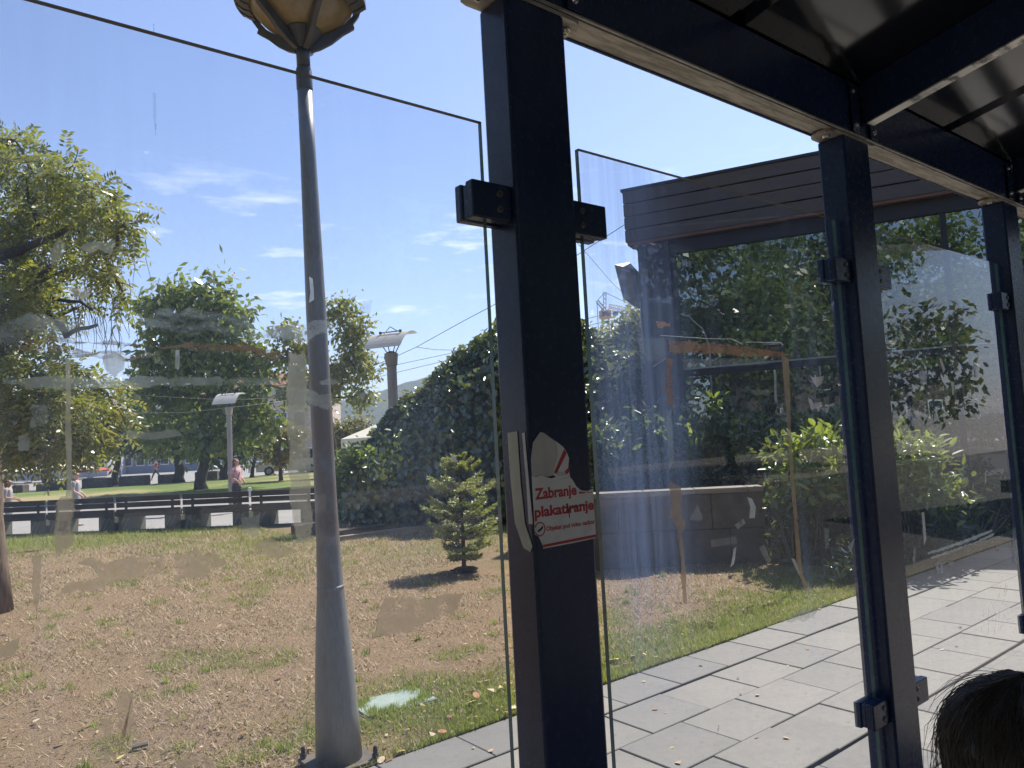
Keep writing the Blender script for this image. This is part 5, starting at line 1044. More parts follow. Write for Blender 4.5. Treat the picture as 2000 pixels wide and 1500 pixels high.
FW = Vector((0.6247, 0.7775, 0)).normalized()
def vpt(i, s, ins=0.):
    i = max(0, min(len(PT) - 1.001, i)); k = int(i); f = i - k
    t = Vector(PT[k]).lerp(Vector(PT[k + 1]), f); b = Vector(PBm[k]).lerp(Vector(PBm[k + 1]), f); b.z = .05
    p = b.lerp(Vector((b.x, b.y, t.z)), s) ; prof = s ** 2.2
    return Vector((b.x + (t.x - b.x) * prof, b.y + (t.y - b.y) * prof, .05 + (t.z - .05) * (s - .0)))- FW * (.35 * math.sin(math.pi * min(1, s)) * math.sin(math.pi * i / (len(PT) - 1))) + FW * ins
core = MB(); NI, NS = 60, 14; cv = []
for side in (0, 1):
    for i in range(NI + 1):
        for s in range(NS + 1):
            ii = (len(PT) - 1) * i / NI; p = vpt(ii, s / NS * .93, .45 if side == 0 else 3.2); core.v.append(tuple(p + Vector((noise.noise(p * 1.3) * .12, 0, noise.noise(p * 1.7 + Vector((3, 1, 2))) * .10))))
o2 = (NI + 1) * (NS + 1)
for i in range(NI):
    for s in range(NS):
        a = i * (NS + 1) + s; core.f.append((a, a + NS + 1, a + NS + 2, a + 1)); core.f.append((o2 + a, o2 + a + 1, o2 + a + NS + 2, o2 + a + NS + 1)); core.mi += [0, 0]
    a = i * (NS + 1) + NS; core.f.append((a, a + NS + 1, o2 + a + NS + 1, o2 + a)); core.mi.append(0)
core.build('stems_or_core', 'bark_dark', vm)  # opaque dark core added behind the vine leaves to block light
rg = np.random.default_rng(77); NLV = 9500
P = []; D = []; N = []
ii = rg.random(NLV) * (len(PT) - 1); ss = 1 - rg.random(NLV) ** 1.9 * .97; lump = rg.random(NLV)
for a, s, q_ in zip(ii, ss, lump):
    p = vpt(a, s, -.05 + .5 * q_ ** 1.5); nb_ = noise.noise(p * 1.1) * .40 + noise.noise(p * 2.7) * .22; p = p - FW * nb_ + Vector((0, 0, .25 * max(0, nb_) if s > .6 else 0)); P.append(p)
P = np.array([tuple(p) for p in P]); P += rg.normal(size=P.shape) * .05
fw = -np.array(FW); topness = np.clip((ss - .45) / .5, 0, 1)[:, None]
N = nrm(fw * (1 - .75 * topness) + np.array([0, 0, 1.]) * (.35 + .9 * topness) + rg.normal(size=P.shape) * .42); D = nrm(np.array([0, 0, -1.]) * (1 - .6 * topness) + rg.normal(size=P.shape) * .5)
V, F = leaf_faces(P, D, N, rg.uniform(.06, .135, NLV) * (1 + rg.random(NLV) ** 3), rg.uniform(.055, .12, NLV) * (1 + rg.random(NLV) ** 3), True); npmesh('foliage', V, F, 'leaf_vine', vm)
# top leaves all round so the mound keeps its depth
NB = 3500; ii = rg.random(NB) * (len(PT) - 1); P = np.array([tuple(vpt(a, .93 + .06 * rg.random(), .3 + 2.8 * rg.random()) + Vector((0, 0, rg.uniform(-.05, .22)))) for a in ii])
V, F = leaf_faces(P, nrm(rg.normal(size=P.shape) + np.array([0, 0, -.3])), nrm(rg.normal(size=P.shape) * .5 + np.array([0, 0, 1.])), rg.uniform(.10, .2, NB), rg.uniform(.09, .17, NB), True); npmesh('top_foliage', V, F, 'leaf_vine', vm)
fr = MB()
for a, s in ((6, .55), (9, .7), (12, .6), (15, .5), (8, .3), (11, .45)):
    p = vpt(a, s, -.15); limb(fr, p, p + Vector((.5, -.3, -.9)), .008, .003, random.Random(int(a * 10)), .15, 4, 5)
fr.build('hanging_shoots', 'twig', vm)

# ------------------------------------------------------------------ small spruce
sb_ = Vector((5.50, 8.02, 0)); sp = thing('spruce_sapling', tuple(sb_), 'small young spruce with yellow green tips on the dry lawn', 'tree'); rg = random.Random(5); SH = 1.50
tk = MB(); tk.tube([sb_ + Vector((0, 0, -.02)), sb_ + Vector((.01, 0, .5)), sb_ + Vector((-.005, .01, 1.0)), sb_ + Vector((0, 0, SH))], [.030, .024, .014, .004], 8); tk.build('trunk', 'twig', sp, True)
br = MB(); NP, ND, NNl = [], [], []; OP, OD = [], []
whorls = [(.14, .30), (.26, .40), (.38, .46), (.47, .44), (.64, .44), (.73, .42), (.93, .42), (1.02, .36), (1.22, .27), (1.30, .20), (1.42, .08)]
for wi, (z, ln) in enumerate(whorls):
    nbr = 6 if z < 1.2 else 5; ph0 = rg.uniform(0, 6)
    for k in range(nbr):
        a = ph0 + 2 * math.pi * k / nbr + rg.uniform(-.25, .25); l = ln * rg.uniform(.6, 1.22) * (1.0 if z < 1.0 else .95); d = Vector((math.cos(a), math.sin(a), 0)); up = .12 + .28 * z
        b = sb_ + Vector((0, 0, z + rg.uniform(-.03, .03))); pts = [b + d * (l * t) + Vector((0, 0, l * (up * t + .10 * t * t - .15 * t * (1 - t)))) for t in (0, .33, .66, 1)]
        br.tube(pts, [.007, .005, .004, .002], 4, False)
        def along(t): 
            q = t * 3; i = min(2, int(q)); return pts[i].lerp(pts[i + 1], q - i)
        subs = [(pts[0], pts[-1], l)]
        for t in (.28, .42, .56, .70, .84):
            for sg in (-1, 1):
                s0 = along(t); sd = (d * .75 + Vector((-d.y, d.x, 0)) * sg * .75 + Vector((0, 0, rg.uniform(.0, .15)))).normalized(); sl = l * (.42 * (1.05 - t) + .06) + .02; subs.append((s0, s0 + sd * sl, sl)); br.tube([s0, s0 + sd * sl], [.0028, .0014], 3, False)
        for j, (s0, s1, sl) in enumerate(subs):
            m = int(sl * 230) + 8; ax = (s1 - s0).normalized()
            for _ in range(m):
                t = rg.random(); p = s0.lerp(s1, t) if j else along(t); r_ = Vector((rg.gauss(0, 1), rg.gauss(0, 1), rg.gauss(0, .6) + .4)).normalized(); r_ = (r_ - ax * r_.dot(ax)).normalized()
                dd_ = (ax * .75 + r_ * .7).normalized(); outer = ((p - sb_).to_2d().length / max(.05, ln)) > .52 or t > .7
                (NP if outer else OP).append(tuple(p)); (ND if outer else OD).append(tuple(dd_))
br.build('branches', 'twig', sp)
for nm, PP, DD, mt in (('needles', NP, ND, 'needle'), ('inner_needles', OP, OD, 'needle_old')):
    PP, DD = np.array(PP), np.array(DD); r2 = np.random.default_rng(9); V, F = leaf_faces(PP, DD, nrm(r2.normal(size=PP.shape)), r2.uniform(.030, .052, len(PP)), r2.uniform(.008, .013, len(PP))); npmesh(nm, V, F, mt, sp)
tg = thing('hanging_tag', (5.384, 7.978, 1.417), 'small pale paper scrap hanging on a thread above the spruce tip', 'tag'); p_ = Vector((5.384, 7.978, 1.417))
MB().prism([p_ + Vector(v) for v in ((-.03, .02, -.05), (.035, -.03, -.04), (.03, -.025, .03), (.005, -.005, .045), (-.025, .02, .03))], (.004, .005, 0)).build('paper', 'sticker', tg)
MB().tube([p_ + Vector((.005, 0, .04)), p_ + Vector((.01, .01, .16)), p_ + Vector((-.01, .02, .30))], .0022, 4).build('thread', 'capstone', tg)
MB().tube([p_ + Vector((-.02, .01, -.05)), p_ + Vector((-.01, .03, -.16)), p_ + Vector((.005, .06, -.28))], .003, 4).build('tie', 'capstone', tg)
# mulch ring round the spruce
mb = MB()
for k in range(70):
    a = rg.uniform(0, 6.28); r_ = rg.uniform(.02, .17); c = sb_ + Vector((math.cos(a) * r_, math.sin(a) * r_ * .9, .012 + .03 * (1 - r_ / .17))); mb.obox(c, (rg.uniform(.01, .03), rg.uniform(-.01, .01), 0), (rg.uniform(-.008, .008), rg.uniform(.006, .015), .002), (0, 0, rg.uniform(.006, .014)))
tag(mb.build('soil_clods', 'bed'), 'loose dark soil clods round the foot of the spruce', 'soil', None, 'stuff')

# ------------------------------------------------------------------ trees
nb0 = Vector((.72, 10.38, -.02))
nt_ = tree('locust_tree', tuple(nb0), 'large spreading tree at the left edge with bright feathery drooping leaves', 'tree',
  [(0.981, 10.681, 5.603, 0.243), (1.093, 10.249, 5.131, 0.365), (1.329, 9.313, 4.847, 0.304), (1.495, 8.826, 4.499, 0.273), (1.633, 8.484, 4.22, 0.255), (1.727, 8.296, 4.033, 0.158), (1.47, 9.621, 4.459, 0.334), (1.269, 10.908, 4.81, 0.395), (0.996, 11.505, 4.898, 0.365), (1.28, 10.561, 4.3, 0.365), (0.957, 11.093, 4.126, 0.425), (1.58, 8.929, 4.035, 0.219), (1.637, 8.387, 3.829, 0.158), (1.591, 9.453, 3.839, 0.207), (1.718, 8.98, 3.666, 0.158), (1.776, 8.826, 3.443, 0.122), (1.072, 10.14, 3.692, 0.334), (0.783, 9.632, 3.346, 0.395), (1.296, 10.76, 3.38, 0.207), (1.593, 10.506, 3.55, 0.158), (0.76, 9.951, 2.883, 0.365), (0.952, 9.054, 2.567, 0.316), (1.276, 9.428, 2.665, 0.243), (1.595, 9.569, 2.539, 0.231), (1.754, 9.458, 2.355, 0.182), (1.823, 9.288, 2.197, 0.146), (1.256, 8.968, 2.241, 0.365), (0.978, 9.323, 2.215, 0.395), (0.825, 10.206, 2.331, 0.334), (1.392, 9.273, 1.927, 0.267), (1.581, 9.379, 1.924, 0.182), (1.147, 9.602, 1.893, 0.304), (0.874, 9.691, 1.908, 0.273), (0.502, 11.327, 5.563, 0.547), (0.298, 11.326, 4.555, 0.729), (0.285, 10.79, 3.509, 0.729), (0.319, 10.339, 2.518, 0.608), (-0.313, 12.674, 5.021, 0.851), (-0.309, 12.795, 3.674, 0.851)], 72000, .078, .030, 'leaf_near', 41, r0=.15, fork=tuple(Vector((0.772, 10.613, 3.268))), bark='bark', per=12, pinnate=12, shell=.25, squash=.85, droop=.55, outward=.9)
hb = MB(); rg = random.Random(17)
for u0 in [(1.473, 9.694, 3.641), (1.564, 9.619, 3.664), (1.702, 9.512, 3.625), (1.771, 9.467, 3.503), (1.634, 9.587, 3.396), (1.839, 9.394, 3.703), (1.519, 9.679, 3.404), (1.886, 9.386, 3.379), (1.726, 9.525, 3.273), (1.428, 9.762, 3.293), (1.818, 9.462, 3.149), (1.952, 9.248, 4.31), (1.985, 9.238, 4.132)]:
    p = Vector(u0); 
    for _ in range(4): 
        q_ = p + Vector((rg.uniform(-.12, .12), rg.uniform(-.12, .12), 0)); limb(hb, q_, q_ + Vector((rg.uniform(-.05, .12), rg.uniform(-.1, .1), -rg.uniform(.3, .62))), .006, .002, rg, .12, 3, 5)
for a, b, r0 in [((0.82, 10.686, 4.149), (1.083, 10.214, 4.194), 0.075), ((1.083, 10.214, 4.194), (1.419, 9.296, 4.248), 0.045), ((0.852, 10.486, 3.253), (1.132, 10.219, 3.712), 0.07), ((1.132, 10.219, 3.712), (1.243, 9.856, 3.89), 0.05), ((1.132, 10.227, 3.623), (1.298, 9.744, 3.224), 0.05), ((1.298, 9.744, 3.224), (1.367, 9.706, 3.046), 0.045), ((1.367, 9.703, 3.075), (1.6, 9.253, 3.136), 0.03), ((1.179, 10.192, 3.59), (1.536, 9.161, 3.288), 0.025), ((1.094, 10.286, 4.707), (1.152, 10.099, 4.848), 0.03), ((1.14, 10.021, 4.397), (1.057, 10.163, 4.974), 0.03)]: limb(hb, a, b, r0, r0 * .6, rg, .06, 7, 5)
hb.build('boughs', 'bark_dark', nt_)

def crown(spec, d): return spec
tree('chestnut_tree', (11.437, 39.712, -0.2), 'broad dark green tree behind the slim lamp post, left of the near lamp pole', 'tree', [(9.911, 40.134, 10.085, 0.415), (10.599, 39.564, 10.27, 0.467), (11.976, 38.457, 10.28, 0.519), (12.383, 38.187, 9.658, 0.623), (12.994, 37.795, 8.583, 0.571), (13.911, 37.241, 6.583, 0.467), (9.549, 40.505, 9.205, 1.09), (10.46, 39.76, 9.35, 1.09), (11.472, 38.937, 9.462, 0.986), (12.183, 38.434, 8.716, 1.038), (10.161, 40.136, 7.872, 1.245), (11.477, 39.087, 7.782, 1.245), (12.693, 38.129, 7.57, 0.986), (13.304, 37.725, 6.624, 0.934), (9.557, 40.736, 6.621, 1.193), (10.976, 39.629, 6.266, 1.297), (12.394, 38.51, 6.04, 1.245), (13.712, 37.495, 5.563, 0.83), (9.258, 41.106, 5.22, 1.038), (10.373, 40.252, 4.757, 1.245), (11.893, 39.064, 4.395, 1.245), (13.21, 38.037, 4.047, 1.038), (13.923, 37.564, 2.965, 0.934), (12.708, 38.568, 2.66, 1.038), (11.392, 39.629, 2.621, 1.09), (10.075, 40.667, 2.84, 1.038), (9.265, 41.313, 2.895, 0.778)], 8000, .46, .25, 'leaf_chestnut', 42, r0=.28, group='park trees', per=7, shell=.1, spread=1.25)
tree('poplar_tree', (16.805, 35.432, -0.2), 'airy yellowish green tree rising behind the near lamp pole', 'tree', [(14.819, 36.41, 7.683, 0.675), (15.43, 36.007, 6.738, 0.83), (14.52, 36.78, 6.283, 0.623), (16.437, 35.042, 8.426, 0.571), (17.085, 34.498, 8.692, 0.675), (17.655, 34.138, 7.619, 0.675), (17.456, 34.415, 6.341, 0.882), (18.026, 34.036, 5.476, 0.726), (16.852, 34.98, 5.478, 0.934), (17.767, 34.357, 4.253, 0.778), (16.45, 35.395, 4.472, 0.726), (15.434, 36.134, 5.316, 0.83), (15.032, 36.537, 4.439, 0.675), (17.149, 34.565, 7.395, 0.675)], 5200, .30, .17, 'leaf_pale', 43, r0=.16, group='park trees', per=9, shell=.2, spread=1.1)
tree('small_tree', (20.002, 39.309, -0.2), 'rounded yellow leaved tree behind the cream canopy', 'tree', [(19.996, 39.147, 2.615, 0.881), (19.309, 39.726, 2.311, 0.822), (20.639, 38.666, 2.22, 0.705), (18.804, 40.102, 2.638, 0.705), (19.77, 39.418, 1.637, 0.763), (20.458, 38.891, 1.356, 0.587), (18.968, 40.079, 1.457, 0.587)], 3000, .26, .15, 'leaf_yellow', 44, r0=.14, group='park trees', per=9, shell=.3)
tree('small_tree', (16.088, 41.143, -0.2), 'small tree turning orange between the woman in pink and the lamp pole', 'tree', [(15.838, 41.212, 2.502, 0.688), (16.399, 40.797, 2.121, 0.631), (15.729, 41.391, 1.51, 0.516), (16.222, 41.011, 1.333, 0.516), (16.733, 40.486, 2.583, 0.516)], 1900, .26, .15, 'leaf_orange', 45, r0=.12, group='park trees', per=9, shell=.3)
for k, (u, w, lab, cl) in enumerate([
  (95, .36, 'dark trunked tree behind the woman in sunglasses, to her left', [(5.886, 61.933, 3.993, 1.491), (7.41, 60.686, 4.243, 1.598), (8.936, 59.517, 3.608, 1.42), (5.336, 62.501, 2.616, 1.065), (8.108, 60.291, 2.427, 1.065), (6.434, 61.301, 6.077, 1.598), (8.651, 59.533, 5.926, 1.42)]),
  (225, .24, 'dark tree with a straight trunk just right of the woman in sunglasses', [(10.322, 58.428, 3.337, 1.349), (11.57, 57.434, 3.252, 1.349), (11.011, 57.749, 4.704, 1.42), (12.265, 56.944, 2.498, 0.994), (10.048, 58.744, 2.295, 0.923), (11.702, 57.134, 5.364, 1.278)]),
  (348, .34, 'dark tree with a thick trunk in the middle of the row behind the lawn', [(13.374, 56.06, 2.422, 1.136), (14.481, 55.145, 2.7, 1.349), (15.591, 54.292, 2.271, 1.136), (14.2, 55.239, 4.133, 1.42), (13.091, 56.123, 4.209, 1.278), (15.586, 54.134, 4.039, 1.278)]),
  (437, .28, 'very dark dense tree directly behind the slim plaza lamp', [(16.057, 51.324, 2.514, 1.229), (16.854, 50.626, 3.14, 1.229), (15.785, 51.384, 4.233, 1.297), (16.583, 50.686, 4.858, 1.229), (17.126, 50.55, 1.592, 0.888), (15.527, 51.84, 1.531, 0.819), (16.179, 50.884, 6.246, 1.024)]),
  (491, .13, 'thin stemmed dark tree right of the woman in pink', [(18.362, 52.051, 2.436, 1.065), (19.054, 51.467, 2.742, 0.994), (17.807, 52.461, 2.827, 0.994), (18.635, 51.703, 3.831, 1.065), (19.472, 51.198, 2.007, 0.71)])]):
    tree('lawn_tree', tuple(Vector((0.09, 1.157, 2.268) if False else (0, 0, 0))) if False else {95: (7.417, 60.907, -0.2), 225: (11.021, 58.034, -0.2), 348: (14.43, 55.315, -0.2), 437: (16.248, 51.297, -0.2), 491: (18.394, 52.155, -0.2)}[u], lab, 'tree', cl, 4200, .34, .2, 'leaf_dark', 60 + k, r0=w, group='dark trees in a row behind the lawn', per=9, shell=.3, spread=1.0)
tree('plane_tree', (18.292, 17.541, -0.2), 'sunlit leafy tree in the gap left of the pavilion, below the crane', 'tree', [(17.882, 17.541, 4.3, 0.444), (18.28, 17.185, 4.698, 0.376), (18.612, 16.881, 5.101, 0.376), (18.81, 16.676, 5.597, 0.273), (18.879, 16.699, 4.742, 0.41), (18.083, 17.427, 3.777, 0.444), (18.615, 16.972, 4.08, 0.444), (19.081, 16.585, 4.219, 0.444), (17.613, 17.708, 4.829, 0.376), (17.415, 17.913, 4.332, 0.41), (19.012, 16.562, 5.073, 0.307)], 3200, .22, .14, 'leaf_pale', 48, r0=.16, group='park trees', per=8, shell=.25)
# street trees along the other end of the pavement; they show in the pavilion's mirror windows
for k, (x, y, h_) in enumerate([(-9, 8.5, 11), (-11, 3.6, 12.5), (-10.5, -3.2, 11.5), (-16, 0.2, 14), (-17, 7, 13.5), (-13, -8, 12), (-19, -5, 14), (-8, -13, 10.5), (-4.5, -9.5, 8.5), (-12, -16, 13), (-16, -12, 13), (-5, -17, 11)]):
    rg = random.Random(90 + k); cl = []
    for j in range(15):
        a = rg.uniform(0, 6.28); z = rg.uniform(.28, .95); rr = h_ * .36 * math.sin(math.pi * min(1, z * .95 + .08)) * rg.uniform(.5, 1); cl.append((x + math.cos(a) * rr, y + math.sin(a) * rr, h_ * z, h_ * .15 * rg.uniform(.8, 1.2)))
    tree('street_tree', (x, y, -.05), 'leafy street tree seen only as a reflection in the pavilion windows', 'tree', cl, 5200, .40, .24, 'leaf_chestnut', 90 + k, r0=.16, group='street trees reflected in the pavilion windows', per=9, shell=.3)
for k, (x, y, h_) in enumerate([(3, -14, 9), (8, -15, 10.5), (13, -14.5, 10), (18, -15.5, 11), (24, -15, 11), (30, -16, 12), (37, -15, 12), (-3, -15, 10)]):  # tree row added across the road to block bright sky from the pane reflections
    rg = random.Random(290 + k); cl = []
    for j in range(14):
        a = rg.uniform(0, 6.28); z = rg.uniform(.2, .95); rr = h_ * .33 * math.sin(math.pi * min(1, z * .9 + .1)) * rg.uniform(.5, 1); cl.append((x + math.cos(a) * rr, y + math.sin(a) * rr, h_ * z, h_ * .15 * rg.uniform(.8, 1.2)))
    tree('street_tree', (x, y, -.15), 'street tree across the road, added to dim the sky reflected in the shelter glass', 'tree', cl, 4200, .42, .25, 'leaf_dark', 290 + k, r0=.18, group='street trees across the road added to dim the shelter glass', per=9, shell=.3)
for k, (x, y) in enumerate([(-6.5, 5.2), (-6.8, 3.2), (-7, .9), (-7.2, -2.6), (-7, -5), (-6.8, -7.4), (-7.4, -10)]):  # shrub row added behind the camera to darken the lower window reflections
    rg = random.Random(190 + k); bush('added_shrub', (x, y, -.05), 'street shrub added to darken the low reflections in the pavilion windows', 'bush', [(x + rg.uniform(-.7, .7), y + rg.uniform(-1, 1), rg.uniform(.5, 1.9), rg.uniform(.5, .75)) for _ in range(9)], 1500, .18, .11, 'leaf_dark', 190 + k, 'street shrubs added to darken the pavilion windows', per=9, shell=.3)
ob = thing('added_office_block', (20, -28, -.15), 'office block across the road, added to dim the sky reflected in the shelter glass', 'building'); MB().box((-12, -36, -.2), (55, -26, 9)).build('wall', 'bench_block', ob)  # block added behind the tree row to keep sky out of the pane reflections
for j in range(3):
    for q_ in range(16): MB().box((-10 + q_ * 4, -26.0, 1 + j * 2.8), (-8 + q_ * 4, -25.94, 2.6 + j * 2.8)).build('window', 'window_dark', ob)
sl = thing('curved_street_lamp', (-8.5, 2.9, -.05), 'tall curved arm street lamp seen reflected in the pavilion windows', 'street lamp', 'curved street lamps reflected in glass'); b = Vector((-8.5, 2.9, -.05))
MB().tube([b, b + Vector((0, 0, 5.4)), b + Vector((.1, .3, 6.2)), b + Vector((.3, .9, 6.75)), b + Vector((.5, 1.7, 6.95))], [.07, .05, .045, .04, .035], 10).build('pole', 'grey_metal', sl, True)
MB().obox(b + Vector((.56, 2.0, 6.96)), (.09, 0, 0), (.08, .34, 0), (0, 0, .05)).build('lamp_head', 'white_paint', sl, False, .02)
copy_tree(sl, (-11, -3.2, -.05), None, R_(160))
tb = thing('town_house', (-34, -22, 0), 'grey town house seen reflected in the pavilion windows', 'building'); MB().box((-40, -40, -.2), (-31, -6, 9.5)).build('wall', 'concrete', tb)
for j in range(3):
    for k in range(9):
        y = -32 + k * 2.8; f = MB().box((-31.0, y, 1.2 + j * 2.8), (-30.93, y + 1.1, 2.8 + j * 2.8)).build('window', 'white_paint', tb); MB().box((-30.93, y + .08, 1.28 + j * 2.8), (-30.915, y + 1.02, 2.72 + j * 2.8)).build('pane', 'window_dark', f)
MB().box((-40.6, -40.6, 9.5), (-30.4, -5.4, 9.9)).build('roof', 'grey_metal', tb)

# ------------------------------------------------------------------ far side of the lawn: planters, railing, cars, stalls
for k, (u0, u1, v0, v1, dd) in enumerate([(30, 51, 948, 960, 47), (76, 89, 946, 958, 48), (102, 134, 942, 957, 49), (165, 216, 936, 951, 50), (237, 290, 931, 944, 51), (312, 344, 928, 941, 52), (384, 428, 922, 936, 53)]):
    a, b = {30: ((5.08, 56.486, 0.333), (5.607, 56.095, -0.023)), 76: ((6.365, 56.743, 0.29), (6.699, 56.51, -0.092)), 102: ((7.176, 57.372, 0.349), (8.014, 56.75, -0.208)), 165: ((9.001, 57.186, 0.412), (10.362, 56.148, -0.191)), 237: ((11.138, 56.754, 0.427), (12.581, 55.645, -0.122)), 312: ((13.436, 56.199, 0.367), (14.324, 55.533, -0.153)), 384: ((15.727, 55.639, 0.42), (16.972, 54.693, -0.169))}[u0]
    a, b = Vector(a), Vector(b); d = Vector((b.x - a.x, b.y - a.y, 0)); n = Vector((-d.y, d.x, 0)).normalized() * .35; c = (a + b) / 2; zt_ = max(a.z, .25); 
    pl = thing('concrete_planter', (c.x, c.y, -.2), ['short concrete planter block nearest the left edge, beyond the lawn', 'smallest concrete planter block, second from the left beyond the lawn', 'concrete planter block left of the woman in sunglasses, beyond the lawn', 'long concrete planter block just right of the woman in sunglasses', 'long concrete planter block left of the far walker with the backpack', 'short concrete planter block right of the far walker with the backpack', 'concrete planter block left of the slim lamp post, beyond the lawn'][k], 'planter', 'concrete planters along the far lawn'); MB().obox((c.x, c.y, (zt_ - .2) / 2), d / 2, n, (0, 0, (zt_ + .2) / 2)).build('trough', 'concrete', pl, False, .03); MB().obox((c.x, c.y, zt_ + .003), d * .46, n * .85, (0, 0, .02)).build('soil', 'bed', pl)
rl = thing('railing', (25.775, 64.281, 0.46), 'long white tubular railing beyond the far planters', 'railing'); A_, B_ = Vector((21.553, 67.647, 0.747)), Vector((34.798, 62.155, 0.688)); A_.z = B_.z = 0
Lr = (B_ - A_).length; dr = (B_ - A_) / Lr; k = 0
for z in (1.35, .75): MB().tube([A_ + Vector((0, 0, z)), B_ + Vector((0, 0, z))], .06 if z > 1 else .04, 6).build('rail', 'white_paint', rl)
for k in range(8): p = A_ + dr * (Lr * k / 7); MB().tube([p + Vector((0, 0, -.2)), p + Vector((0, 0, 1.62))], .16, 10).build('rail_post', 'white_paint', rl)
m = MB()
for k in range(90): p = A_ + dr * (Lr * k / 90); m.tube([p + Vector((0, 0, -.1)), p + Vector((0, 0, 1.3))], .018, 4)
m.build('mesh_infill', 'grey_metal', rl)['kind'] = 'stuff'
def vehicle(name, pos, rz, prof, win, Lh, Wd, paint, label, wheel_r, wx):
    t = thing(name, pos, label, 'van' if 'van' in name else 'car'); c, s = math.cos(rz), math.sin(rz); P0 = Vector(pos)
    T = lambda x, y, z: P0 + Vector((c * x - s * y, s * x + c * y, z))
    MB().prism([T(x, -Wd / 2, z) for x, z in prof], Vector((-s * Wd, c * Wd, 0))).build('body', paint, t, False, .05)
    for poly in win:
        for y, dy in ((-Wd / 2 - .012, .01), (Wd / 2 + .002, .01)): MB().prism([T(x, y, z) for x, z in poly], Vector((-s * dy, c * dy, 0))).build('window', 'tinted', t)
    for x in wx:
        for y in (-Wd / 2 - .02, Wd / 2 - .18):
            w = MB().tube([T(x, y, wheel_r), T(x, y + .2, wheel_r)], wheel_r, 18).build('wheel', 'tyre', t); MB().tube([T(x, y - .006, wheel_r), T(x, y + .206, wheel_r)], wheel_r * .6, 12).build('rim', 'grey_metal', w)
    xf = max(x for x, z in prof); xr = min(x for x, z in prof)
    for y in (-Wd * .36, Wd * .36):
        for x, nm, mt in ((xf - .02, 'headlight', 'white_paint'), (xr - .02, 'tail_light', 'red_cloth')): MB().obox(T(x, y, .78), Vector((c, s, 0)) * .04, Vector((-s, c, 0)) * .14, (0, 0, .08)).build(nm, mt, t)
vp = Vector((22.445, 55.429, -0.049)); vz = math.atan2(B_.y - A_.y, B_.x - A_.x) + .03
vehicle('van', (vp.x, vp.y, -.2), vz + math.pi, [(-2.4, .3), (2.4, .3), (2.45, .75), (2.3, 1.05), (1.75, 1.15), (1.2, 1.85), (.9, 1.95), (-2.3, 1.95), (-2.45, 1.6)], [[(1.62, 1.18), (1.15, 1.78), (.35, 1.8), (.35, 1.15)], [(.28, 1.15), (.28, 1.8), (-.85, 1.8), (-.85, 1.15)], [(-.92, 1.15), (-.92, 1.8), (-2.2, 1.8), (-2.25, 1.15)]], 4.9, 1.9, 'van_paint', 'silver van with dark side windows parked beyond the lawn', .34, (-1.5, 1.5))
cp_ = Vector((25.416, 56.9, -0.057))
vehicle('car', (cp_.x, cp_.y, -.2), vz, [(-2.1, .3), (2.1, .3), (2.12, .7), (1.9, .85), (1.0, .92), (.35, 1.4), (-1.0, 1.43), (-1.7, .98), (-2.1, .92)], [[(.85, .94), (.33, 1.34), (-.25, 1.36), (-.25, .94)], [(-.32, .94), (-.32, 1.36), (-.95, 1.37), (-1.45, .98)]], 4.2, 1.7, 'car_paint', 'dark car parked behind the near lamp pole, right of the van', .31, (-1.3, 1.35))
def parasol(pos, top, r, hgt, mat, label, group=None, sides=4, rz=.3, val=.22):
    t = thing('parasol', pos, label, 'parasol', group); b = Vector(pos); MB().tube([b, b + Vector((0, 0, top))], .03, 8).build('pole', 'white_paint', t); MB().tube([b, b + Vector((0, 0, .08))], .3, 12).build('base', 'concrete', t)
    mb = MB(); R1 = [b + Vector((math.cos(rz + 2 * math.pi * k / sides) * r, math.sin(rz + 2 * math.pi * k / sides) * r, top - hgt)) for k in range(sides)]; apex = b + Vector((0, 0, top))
    for k in range(sides):
        a_, b_ = R1[k], R1[(k + 1) % sides]; mb.face([a_, b_, apex]); mb.face([a_ - Vector((0, 0, .02)), apex - Vector((0, 0, .02)), b_ - Vector((0, 0, .02))])
        mb.face([a_, a_ - Vector((0, 0, val)), b_ - Vector((0, 0, val)), b_])
    mb.build('canopy', mat, t); m2 = MB()
    for k in range(sides): m2.tube([R1[k] - Vector((0, 0, .03)), apex - Vector((0, 0, .05))], .015, 4); m2.tube([R1[k].lerp(apex, .5) - Vector((0, 0, .04)), b + Vector((0, 0, top - hgt - .35))], .012, 4)
    m2.build('ribs', 'grey_metal', t); return t
cq = Vector((12.083, 21.147, 1.767)); parasol((cq.x, cq.y, -.2), cq.z + .95, 1.75, .62, 'cream_canvas', 'cream square market canopy half hidden behind the left flank of the vine mound', None, 4, R_(50), .30)
for k, (q_, rr, mt) in enumerate([((7.487, 84.06, 1.121), 1.5, 'white_canvas'), ((8.699, 85.666, 1.038), 1.7, 'white_canvas'), ((11.231, 83.62, 1.16), 2.6, 'cream_canvas'), ((12.949, 87.398, 1.006), 2.0, 'white_canvas'), ((14.496, 88.751, 0.748), 2.2, 'red_canvas'), ((10.433, 94.567, 0.972), 1.4, 'white_canvas')]):
    lab = ['white parasol nearest the left edge of the far stalls', 'second white parasol from the left among the far stalls', 'wide cream parasol left of the woman in sunglasses, far off', 'white parasol just behind the head of the woman in sunglasses', 'dark red parasol right of the woman in sunglasses, far off', 'white parasol furthest back at the left, by a dark trunk'][k]
    parasol((q_[0], q_[1], -.2), q_[2] + .5, rr, .45, mt, lab, 'parasols of the far stalls', 6, .2, .15)
